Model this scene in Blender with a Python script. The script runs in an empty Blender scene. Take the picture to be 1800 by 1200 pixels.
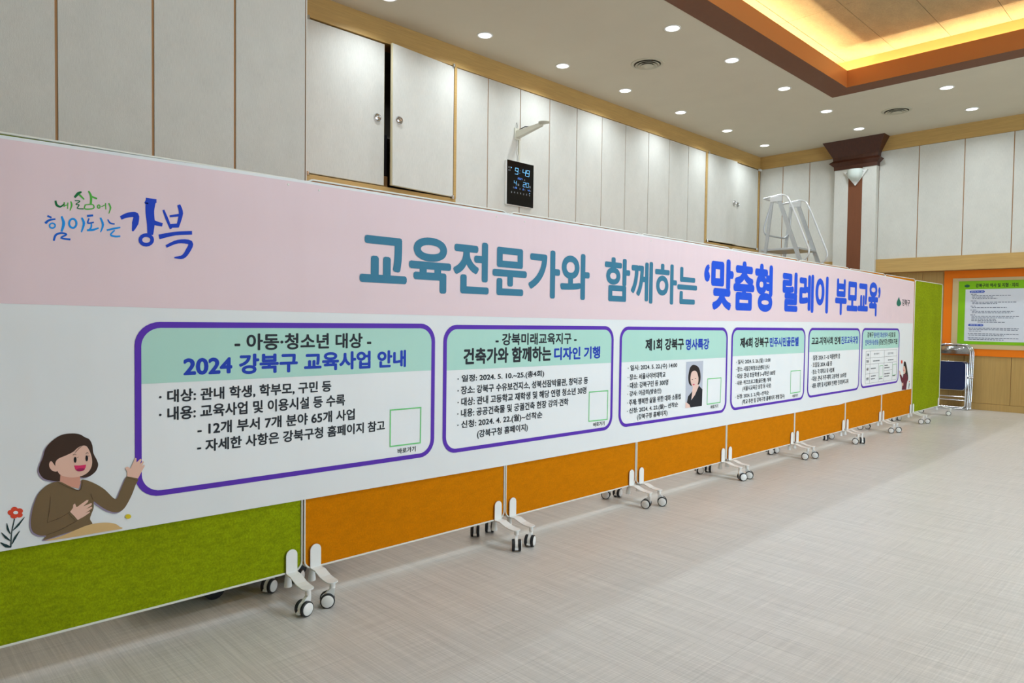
import bpy, bmesh, math, random
from mathutils import Vector, Matrix
sc = bpy.context.scene
COL = sc.collection
PI = math.pi
random.seed(7)

# ---------------------------------------------------------------- camera
cam = bpy.data.cameras.new('camera')
cam_o = bpy.data.objects.new('camera', cam)
COL.objects.link(cam_o)
cr = Vector((0.69602183, 0.71791162, 0.01251036)); cu = Vector((-0.03058316, 0.01223406, 0.99945735)); cf = Vector((-0.717369, 0.69602674, -0.03047118))
M = Matrix(((cr.x, cu.x, -cf.x, 0), (cr.y, cu.y, -cf.y, 0), (cr.z, cu.z, -cf.z, 1.2), (0, 0, 0, 1)))
cam_o.matrix_world = M
cam.sensor_width = 36; cam.lens = 36 * 1225.07 / 1800
cam.clip_start = 0.05
sc.camera = cam_o
# ---------------------------------------------------------------- world and exposure
w = bpy.data.worlds.new('world'); sc.world = w; w.use_nodes = True
w.node_tree.nodes['Background'].inputs[0].default_value = (0.75, 0.85, 1, 1)
w.node_tree.nodes['Background'].inputs[1].default_value = 0.05
sc.view_settings.view_transform = 'Standard'; sc.view_settings.look = 'None'
sc.view_settings.exposure = 0.0; sc.view_settings.gamma = 1.0; sc.view_settings.use_curve_mapping = False
sc.cycles.use_denoising = True
sc.cycles.max_bounces = 8; sc.cycles.diffuse_bounces = 5; sc.cycles.glossy_bounces = 4
sc.cycles.sample_clamp_indirect = 8
try: sc.cycles.use_light_tree = True
except Exception: pass
H = 4.083          # ceiling height
XW = -5.80         # face of the left wall
YU = 11.60         # face of the upper back wall
YL = 11.76         # face of the lower back wall
P_DOWN, P_FILL, P_COVE, P_SIDE = 7.0, 94.0, 52.0, 305.0
def area(name, loc, power, size, rot=(0, 0, 0), col=(1, .96, .9), size_y=None, spread=PI):
    l = bpy.data.lights.new(name, 'AREA'); l.energy = power; l.color = col; l.spread = spread
    if size_y: l.shape = 'RECTANGLE'; l.size = size; l.size_y = size_y
    else: l.shape = 'DISK'; l.size = size
    o = bpy.data.objects.new(name, l); COL.objects.link(o); o.location = loc; o.rotation_euler = rot
    return o
LROW1 = [3.60, 4.76, 5.94, 7.11, 8.37, 9.64, 10.85]
LROW2 = [4.76, 5.93, 7.10, 8.39, 9.67, 10.86]
LIGHTS = [(-5.355, y, 1) for y in LROW1] + [(-3.905, y, 1) for y in LROW2] + [(-2.487, 9.70, 1), (-2.487, 10.88, 1)]
LIGHTS += [(x, y, 0) for x in (-1.05, .4, 1.85, 3.3) for y in (9.69, 10.87)] + [(-3.905, y, 0) for y in (3.58, 2.4, 1.2, 0, -1.2, -2.4)] + [(2.85, y, 0) for y in (-1.2, 1.2, 3.58, 5.93, 8.39)]
for x, y, v in LIGHTS:
    area('downlight_lamp', (x, y, H - .016), P_DOWN if y > 2.5 else P_DOWN * .12, .11, col=(.87, .965, 1.04), spread=2.5)
# cove strips behind the lip of the coffer (warm), shining up
CX0, CX1, CY0, CY1 = -3.345, 1.9, -3.0, 8.865      # inner edge of the coffer lip
warm = (1, .83, .54)
area('cove_strip', ((CX0 + CX1) / 2, CY1 + .20, H + .05), P_COVE, CX1 - CX0 + .3, (PI, 0, 0), warm, .03)
area('cove_strip', (CX0 - .19, (CY0 + CY1) / 2, H + .08), P_COVE * 2.2, .03, (PI, 0, 0), warm, CY1 - CY0 + .3)
area('cove_strip', (CX1 + .19, (CY0 + CY1) / 2, H + .08), P_COVE * 2.2, .03, (PI, 0, 0), warm, CY1 - CY0 + .3)
# fill lamps added inside the coffer, outside the frame, no fittings modelled
for px, py, pk in ((-.7, 1.7, .40), (-.7, 4.8, .66)):
    area('coffer_fill', (px, py, H + .36), P_FILL * pk, 1.2, col=(.79, .945, 1.07), size_y=1.2)
# broad cool fill lamp added on the right, no window modelled
area('side_fill', (4.35, 5.5, 1.9), P_SIDE, 5.0, (0, PI / 2, 0), (.76, .93, 1.08), 1.6)

# ---------------------------------------------------------------- helpers
def s2l(c):
    return tuple(((v / 255) / 12.92 if v / 255 <= .04045 else ((v / 255 + .055) / 1.055) ** 2.4) for v in c) + (1,)
MATS = {}
def mat(name, col, rough=.6, metal=0, spec=.5, emit=0, noise=None, bump=None, alpha=None, trans=0, wrinkle=False, col2=None, coat=0):
    """noise=(scale xyz, amount): colour mottling; bump=(scale xyz, strength)"""
    if name in MATS: return MATS[name]
    m = bpy.data.materials.new(name); m.use_nodes = True; MATS[name] = m
    nt = m.node_tree; b = nt.nodes['Principled BSDF']
    c = s2l(col); b.inputs['Base Color'].default_value = c
    b.inputs['Roughness'].default_value = rough; b.inputs['Metallic'].default_value = metal
    b.inputs['Specular IOR Level'].default_value = spec
    if trans: b.inputs['Transmission Weight'].default_value = trans
    if coat: b.inputs['Coat Weight'].default_value = coat
    if emit: b.inputs['Emission Color'].default_value = c; b.inputs['Emission Strength'].default_value = emit
    tc = nt.nodes.new('ShaderNodeNewGeometry')
    def nz(scale, detail=4, rot=(0, 0, 0)):
        mp = nt.nodes.new('ShaderNodeMapping'); mp.inputs['Scale'].default_value = scale; mp.inputs['Rotation'].default_value = rot
        nt.links.new(tc.outputs['Position'], mp.inputs['Vector'])
        n = nt.nodes.new('ShaderNodeTexNoise'); n.inputs['Scale'].default_value = 1; n.inputs['Detail'].default_value = detail
        nt.links.new(mp.outputs['Vector'], n.inputs['Vector']); return n.outputs['Fac']
    if noise:
        layers = noise if isinstance(noise, list) else [noise]
        prev = None
        for scl, amt in layers:
            f = nz(scl)
            mr = nt.nodes.new('ShaderNodeMapRange'); mr.inputs[1].default_value = .3; mr.inputs[2].default_value = .7
            mr.inputs[3].default_value = 1 - amt; mr.inputs[4].default_value = 1 + amt * .6
            nt.links.new(f, mr.inputs[0])
            if prev is None: prev = mr.outputs[0]
            else:
                mu = nt.nodes.new('ShaderNodeMath'); mu.operation = 'MULTIPLY'
                nt.links.new(prev, mu.inputs[0]); nt.links.new(mr.outputs[0], mu.inputs[1]); prev = mu.outputs[0]
        vm = nt.nodes.new('ShaderNodeVectorMath'); vm.operation = 'SCALE'; vm.inputs[0].default_value = c[:3]
        nt.links.new(prev, vm.inputs['Scale']); nt.links.new(vm.outputs[0], b.inputs['Base Color'])
    nrm = None
    if wrinkle:
        a = nz((1, .8, 3.2), 2, (math.radians(40), 0, 0)); d = nz((1, 6, 1.0), 2, (math.radians(-10), 0, 0))
        ad = nt.nodes.new('ShaderNodeMath'); ad.operation = 'ADD'; nt.links.new(a, ad.inputs[0]); ds = nt.nodes.new('ShaderNodeMath'); ds.operation = 'MULTIPLY'; ds.inputs[1].default_value = .35; nt.links.new(d, ds.inputs[0]); nt.links.new(ds.outputs[0], ad.inputs[1])
        bp = nt.nodes.new('ShaderNodeBump'); bp.inputs['Strength'].default_value = .6; bp.inputs['Distance'].default_value = .03
        nt.links.new(ad.outputs[0], bp.inputs['Height']); nrm = bp.outputs[0]; nt.links.new(nrm, b.inputs['Normal'])
    if bump:
        f = nz(bump[0], 3); bp = nt.nodes.new('ShaderNodeBump'); bp.inputs['Strength'].default_value = bump[1]; bp.inputs['Distance'].default_value = .004
        nt.links.new(f, bp.inputs['Height'])
        if nrm: nt.links.new(nrm, bp.inputs['Normal'])
        nt.links.new(bp.outputs[0], b.inputs['Normal'])
    return m

def obj(name, bm, m, parent=None, smooth=False):
    me = bpy.data.meshes.new(name); bm.normal_update(); bm.to_mesh(me); bm.free()
    if m is not None: me.materials.append(m)
    if smooth:
        me.shade_smooth()
        try: me.set_sharp_from_angle(angle=math.radians(38))
        except Exception: pass
    o = bpy.data.objects.new(name, me); COL.objects.link(o)
    if parent is not None: o.parent = parent
    return o
def thing(name, label, cat, loc=(0, 0, 0), rz=0, group=None):
    o = bpy.data.objects.new(name, None); COL.objects.link(o); o.location = loc; o.rotation_euler = (0, 0, rz)
    o.empty_display_size = .1
    o['label'] = label; o['category'] = cat
    if group: o['group'] = group
    return o
def tag(o, label, cat, group=None):
    o['label'] = label; o['category'] = cat
    if group: o['group'] = group
    return o
def struct(o, label=None, cat=None):
    o['kind'] = 'structure'
    if label: o['label'] = label
    if cat: o['category'] = cat
    return o
def box(bm, x0, x1, y0, y1, z0, z1, bevel=0):
    v = [bm.verts.new((x, y, z)) for z in (z0, z1) for x, y in ((x0, y0), (x1, y0), (x1, y1), (x0, y1))]
    fs = [bm.faces.new([v[i] for i in f]) for f in ((3, 2, 1, 0), (4, 5, 6, 7), (0, 1, 5, 4), (1, 2, 6, 5), (2, 3, 7, 6), (3, 0, 4, 7))]
    if bevel:
        es = list({e for f in fs for e in f.edges})
        bmesh.ops.bevel(bm, geom=es, offset=bevel, segments=2, affect='EDGES', profile=.5)
    return bm
def B(x0, x1, y0, y1, z0, z1, bevel=0): return box(bmesh.new(), x0, x1, y0, y1, z0, z1, bevel)
def tube(bm, pts, r, seg=10, closed=False, cap=True):
    pts = [Vector(p) for p in pts]; n = len(pts); rings = []
    up = None
    for i, p in enumerate(pts):
        if closed: t = (pts[(i + 1) % n] - pts[i - 1]).normalized()
        else: t = (pts[min(i + 1, n - 1)] - pts[max(i - 1, 0)]).normalized()
        if up is None:
            up = Vector((0, 0, 1)) if abs(t.z) < .9 else Vector((1, 0, 0))
        a = t.cross(up).normalized(); b = a.cross(t).normalized(); up = b
        rr = r[i] if isinstance(r, (list, tuple)) else r
        rings.append([bm.verts.new(p + (a * math.cos(2 * PI * k / seg) + b * math.sin(2 * PI * k / seg)) * rr) for k in range(seg)])
    m = n if closed else n - 1
    for i in range(m):
        A, Bq = rings[i], rings[(i + 1) % n]
        for k in range(seg):
            try: bm.faces.new((A[k], A[(k + 1) % seg], Bq[(k + 1) % seg], Bq[k]))
            except ValueError: pass
    if cap and not closed:
        bm.faces.new(rings[0][::-1]); bm.faces.new(rings[-1])
    return bm
def fillet(pts, rad, n=6):
    """round the corners of a polyline"""
    P = [Vector(p) for p in pts]; out = [P[0]]
    for i in range(1, len(P) - 1):
        a, b, c = P[i - 1], P[i], P[i + 1]
        r = min(rad, (a - b).length * .49, (c - b).length * .49)
        p0 = b + (a - b).normalized() * r; p1 = b + (c - b).normalized() * r
        for k in range(n + 1):
            t = k / n; out.append(p0 * (1 - t) ** 2 + b * 2 * t * (1 - t) + p1 * t * t)
    out.append(P[-1]); return out
def lathe(bm, prof, seg=24, M=None, cap0=True, cap1=True):
    """prof = [(r, z)...] round z"""
    rings = []
    for r, z in prof:
        rings.append([bm.verts.new((r * math.cos(2 * PI * k / seg), r * math.sin(2 * PI * k / seg), z)) for k in range(seg)])
    for A, Bq in zip(rings, rings[1:]):
        for k in range(seg): bm.faces.new((A[k], A[(k + 1) % seg], Bq[(k + 1) % seg], Bq[k]))
    if cap0: bm.faces.new(rings[0][::-1])
    if cap1: bm.faces.new(rings[-1])
    if M is not None: bmesh.ops.transform(bm, matrix=M, verts=[v for R in rings for v in R])
    return bm
def prism(bm, pts, d0, d1, axis='x'):
    """extrude a 2d outline: axis x -> (y,z), y -> (x,z), z -> (x,y)"""
    def mk(p, d): return {'x': (d, p[0], p[1]), 'y': (p[0], d, p[1]), 'z': (p[0], p[1], d)}[axis]
    A = [bm.verts.new(mk(p, d0)) for p in pts]; Bq = [bm.verts.new(mk(p, d1)) for p in pts]; n = len(pts)
    f = [bm.faces.new(A[::-1]), bm.faces.new(Bq)]
    for i in range(n): f.append(bm.faces.new((A[i], A[(i + 1) % n], Bq[(i + 1) % n], Bq[i])))
    bmesh.ops.recalc_face_normals(bm, faces=f); return bm
def rrect(a0, a1, b0, b1, r, n=6):
    out = []
    for cx, cy, s in ((a1 - r, b1 - r, 0), (a0 + r, b1 - r, 1), (a0 + r, b0 + r, 2), (a1 - r, b0 + r, 3)):
        for k in range(n + 1):
            t = (s + k / n) * PI / 2; out.append((cx + r * math.cos(t), cy + r * math.sin(t)))
    return out
def smoothp(pts, n=4):
    N = len(pts); out = []
    for i in range(N):
        p0, p1, p2, p3 = pts[i - 1], pts[i], pts[(i + 1) % N], pts[(i + 2) % N]
        for k in range(n):
            t = k / n
            out.append(tuple(.5 * (2 * p1[j] + (p2[j] - p0[j]) * t + (2 * p0[j] - 5 * p1[j] + 4 * p2[j] - p3[j]) * t * t + (3 * p1[j] - p0[j] - 3 * p2[j] + p3[j]) * t ** 3) for j in (0, 1)))
    return out

# ---------------------------------------------------------------- materials
M_fabric = mat('wall_fabric', (215, 214, 206), .92, spec=.15, noise=[((320, 320, 22), .07), ((8, 8, 5), .035)], bump=((420, 420, 90), .3))
M_wood = mat('light_wood', (196, 160, 98), .5, spec=.35, noise=[((4, 4, 90), .10), ((1.2, 1.2, 14), .06)])
M_wood2 = mat('wood_panel', (187, 152, 92), .45, spec=.35, noise=[((60, 60, 3), .09), ((6, 6, 1), .05)])
M_joint = mat('joint_strip', (170, 124, 74), .6)
M_ceil = mat('ceiling_paint', (208, 200, 180), .9, spec=.2, noise=((3, 3, 3), .02))
M_brown = mat('brown_lip', (112, 68, 40), .55, spec=.3, noise=((20, 20, 20), .04))
M_lip = mat('orange_lip', (178, 112, 58), .5, spec=.3)
M_dark = mat('dark_wood', (76, 40, 24), .4, spec=.45, noise=((40, 40, 4), .14))
M_white = mat('white_plastic', (236, 236, 232), .38, spec=.5)
M_rim = mat('white_trim', (226, 226, 216), .45)
M_rubber = mat('black_rubber', (26, 28, 31), .5)
M_chrome = mat('chrome', (215, 217, 220), .12, metal=1)
M_alu = mat('aluminium', (196, 200, 203), .38, metal=.85, noise=((30, 30, 30), .04))
M_alub = mat('bright_aluminium', (225, 228, 230), .3, metal=.55)
M_green = mat('green_felt', (146, 162, 10), .95, spec=.1, noise=[((26, 26, 55), .17), ((130, 130, 130), .22), ((3, 3, 3), .10)], bump=((300, 300, 300), .5))
M_orange = mat('orange_felt', (208, 124, 0), .95, spec=.1, noise=[((20, 20, 45), .08), ((130, 130, 130), .10)], bump=((300, 300, 300), .4))
M_banner = mat('banner_white', (231, 233, 233), .62, spec=.25, wrinkle=True)
def pm(name, col, rough=.62): return mat('print_' + name, col, rough, spec=.25, wrinkle=True)
PC = dict(teal=(58, 122, 150), blue=(28, 84, 214), blue2=(30, 62, 178), ink=(38, 42, 48), grey=(120, 122, 126), purple=(92, 48, 176), mint=(178, 220, 206), pink=(232, 208, 212), white=(236, 238, 238),
          cg1=(22, 112, 62), cg2=(84, 178, 66), cb0=(22, 64, 190), cb1=(14, 96, 200), cb2=(22, 146, 228), codegreen=(118, 206, 128), mauve=(150, 136, 158), hair=(64, 44, 32), skin=(232, 188, 168), skin2=(218, 156, 134),
          sweater=(118, 96, 66), lap=(214, 178, 122), lip=(222, 52, 104), tongue=(166, 36, 88), black=(24, 24, 26), coin=(222, 196, 40), petal=(222, 74, 46), leaf=(24, 54, 56), brownline=(74, 52, 34), hair2=(42, 34, 34), maroon=(104, 40, 58),
          photobg=(190, 194, 206), skin3=(236, 200, 186), suit=(34, 36, 42), logogreen=(24, 112, 92))
def PM(k): return pm(k, PC[k])

TEXT=[(0, '교육전문가와', 1.6893, 3.2731, 1.3357, 1.5921, 'teal', 0.05), (0, '함께하는', 3.4356, 4.495, 1.3311, 1.5948, 'teal', 0.045), (0, '‘맞춤형', 4.6158, 5.6881, 1.3131, 1.6756, 'blue', 0.068), (0, '릴레이', 5.9069, 6.863, 1.3174, 1.6409, 'blue', 0.068), (0, '부모교육’', 7.0633, 8.2986, 1.3078, 1.6436, 'blue', 0.068), (1, '- 아동·청소년 대상 -', 1.1213, 1.7412, 1.0689, 1.1326, 'ink', 0.045), (1, '2024 강북구 교육사업 안내', 0.9308, 1.9321, 0.9759, 1.0507, 'blue2', 0.06), (1, '· 대상: 관내 학생, 학부모, 구민 등', 0.8441, 1.5414, 0.88, 0.9279, 'ink', 0.04), (1, '· 내용: 교육사업 및 이용시설 등 수록', 0.8439, 1.6089, 0.8156, 0.8642, 'ink', 0.04), (1, '- 12개 부서 7개 분야 65개 사업', 0.9798, 1.6584, 0.7485, 0.7958, 'ink', 0.04), (1, '- 자세한 사항은 강북구청 홈페이지 참고', 0.9784, 1.8184, 0.6837, 0.7303, 'ink', 0.04), (1, '바로가기', 1.8928, 1.9953, 0.5645, 0.589, 'ink', 0.035), (2, '- 강북미래교육지구 -', 2.5134, 3.1679, 1.066, 1.128, 'ink', 0.045), (2, '건축가와 함께하는', 2.2935, 2.946, 0.9729, 1.052, 'ink', 0.06), (2, '디자인 기행', 2.9762, 3.3922, 0.9735, 1.0438, 'blue2', 0.06), (2, '· 일정: 2024. 5. 10.~25.(총4회)', 2.2538, 2.8905, 0.8782, 0.9176, 'ink', 0.04), (2, '· 장소: 강북구 수유보건지소, 성북선잠박물관, 창덕궁 등', 2.2546, 3.2803, 0.8187, 0.8612, 'ink', 0.04), (2, '· 대상: 관내 고등학교 재학생 및 해당 연령 청소년 30명', 2.2554, 3.2663, 0.7607, 0.802, 'ink', 0.04), (2, '· 내용: 공공건축물 및 궁궐건축 현장 강의·견학', 2.2546, 3.1033, 0.7029, 0.7436, 'ink', 0.04), (2, '· 신청: 2024. 4. 22.(월)~선착순', 2.2553, 2.88, 0.6414, 0.684, 'ink', 0.04), (2, '(강북구청 홈페이지)', 2.3895, 2.7635, 0.5807, 0.6257, 'ink', 0.04), (2, '바로가기', 3.3404, 3.4492, 0.5508, 0.5759, 'ink', 0.035), (3, '제1회 강북구', 3.8765, 4.3396, 1.0086, 1.085, 'ink', 0.065), (3, '명사특강', 4.3707, 4.6863, 1.0036, 1.0794, 'blue2', 0.06), (3, '· 일시: 2024. 5. 22.(수) 14:00', 3.6839, 4.2606, 0.8763, 0.9166, 'ink', 0.04), (3, '· 장소: 서울사이버대학교', 3.6836, 4.1167, 0.8197, 0.8576, 'ink', 0.04), (3, '· 대상: 강북구민 등 300명', 3.6852, 4.1514, 0.7644, 0.8029, 'ink', 0.04), (3, '· 강사: 이금희(방송인)', 3.6837, 4.0697, 0.7077, 0.7475, 'ink', 0.04), (3, '· 주제: 행복한 삶을 위한 대화 소통법', 3.6812, 4.3145, 0.654, 0.6927, 'ink', 0.04), (3, '· 신청: 2024. 4. 22.(월)~ 선착순', 3.6818, 4.2812, 0.5966, 0.6359, 'ink', 0.04), (3, '(강북구청 홈페이지)', 3.7955, 4.1495, 0.5479, 0.5892, 'ink', 0.04), (3, '바로가기', 4.7311, 4.839, 0.5503, 0.5778, 'ink', 0.035), (4, '제4회 강북구', 5.1664, 5.6502, 1.0049, 1.0818, 'ink', 0.065), (4, '민주시민골든벨', 5.6767, 6.2368, 1.0032, 1.0794, 'blue2', 0.06), (4, '· 일시: 2024. 5. 26.(일) 13:00', 5.1066, 5.6939, 0.8681, 0.9092, 'ink', 0.035), (4, '· 장소: 시립강북청소년센터 난나', 5.1066, 5.6776, 0.814, 0.8527, 'ink', 0.035), (4, '· 대상: 관내 초등학생 3~6학년 100명', 5.1051, 5.786, 0.7586, 0.7986, 'ink', 0.035), (4, '· 내용: 퀴즈프로그램(골든벨) 개최', 5.1051, 5.7107, 0.701, 0.7409, 'ink', 0.035), (4, '(서울시교육감 상장 등 시상)', 5.2185, 5.716, 0.6496, 0.6934, 'ink', 0.035), (4, '· 신청: 2024. 5. 2.(목)~선착순', 5.1035, 5.6778, 0.5925, 0.6325, 'ink', 0.035), (4, '(학교 추천 및 강북구청 홈페이지 개별 접수)', 5.2195, 5.9823, 0.5416, 0.5855, 'ink', 0.035), (4, '바로가기', 6.1425, 6.2497, 0.5389, 0.5652, 'ink', 0.035), (5, '고교-지역사회 연계', 6.5209, 7.2039, 1.0047, 1.0757, 'ink', 0.06), (5, '진로교육과정', 7.2325, 7.6777, 1.0034, 1.0783, 'blue2', 0.04), (5, '· 일정: 2024. 7.~ 8. 여름방학 중', 6.5362, 7.2084, 0.8594, 0.9073, 'ink', 0.035), (5, '· 모집일: 2024. 6월 중', 6.5318, 7.0108, 0.7939, 0.8397, 'ink', 0.035), (5, '· 장소: 각 대학교 및 사업체', 6.5359, 7.0683, 0.7284, 0.7728, 'ink', 0.035), (5, '· 대상: 관내 거주·재학 고등학생 150여명', 6.5347, 7.3818, 0.6632, 0.7098, 'ink', 0.035), (5, '· 내용: 대학 및 사업체와 연계한 진로탐색 교육', 6.5302, 7.4479, 0.5972, 0.6439, 'ink', 0.035), (6, '강북구', 7.9478, 8.1303, 1.0616, 1.1189, 'ink', 0.045), (6, '원어민 화상영어', 8.1421, 8.5824, 1.0601, 1.1167, 'blue2', 0.03), (6, '수강료 및', 8.6074, 8.8422, 1.058, 1.117, 'ink', 0.045), (6, '인터넷수능방송', 7.8913, 8.2923, 0.9792, 1.0403, 'blue2', 0.03), (6, '(강남인강) 연회비 지원', 8.3062, 8.9154, 0.9695, 1.0411, 'ink', 0.045), (6, '구분', 7.9431, 8.0154, 0.8606, 0.8884, 'ink', 0.035), (6, '인원', 7.9439, 8.0072, 0.7902, 0.8189, 'ink', 0.035), (6, '내용', 7.9482, 8.0092, 0.7049, 0.7345, 'ink', 0.035), (6, '신청', 7.945, 8.0128, 0.6015, 0.6304, 'ink', 0.035), (6, '화상영어', 8.1599, 8.321, 0.8697, 0.8915, 'grey', 0.0), (6, '인강지원', 8.6041, 8.7891, 0.8637, 0.8872, 'grey', 0.0)]
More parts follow.
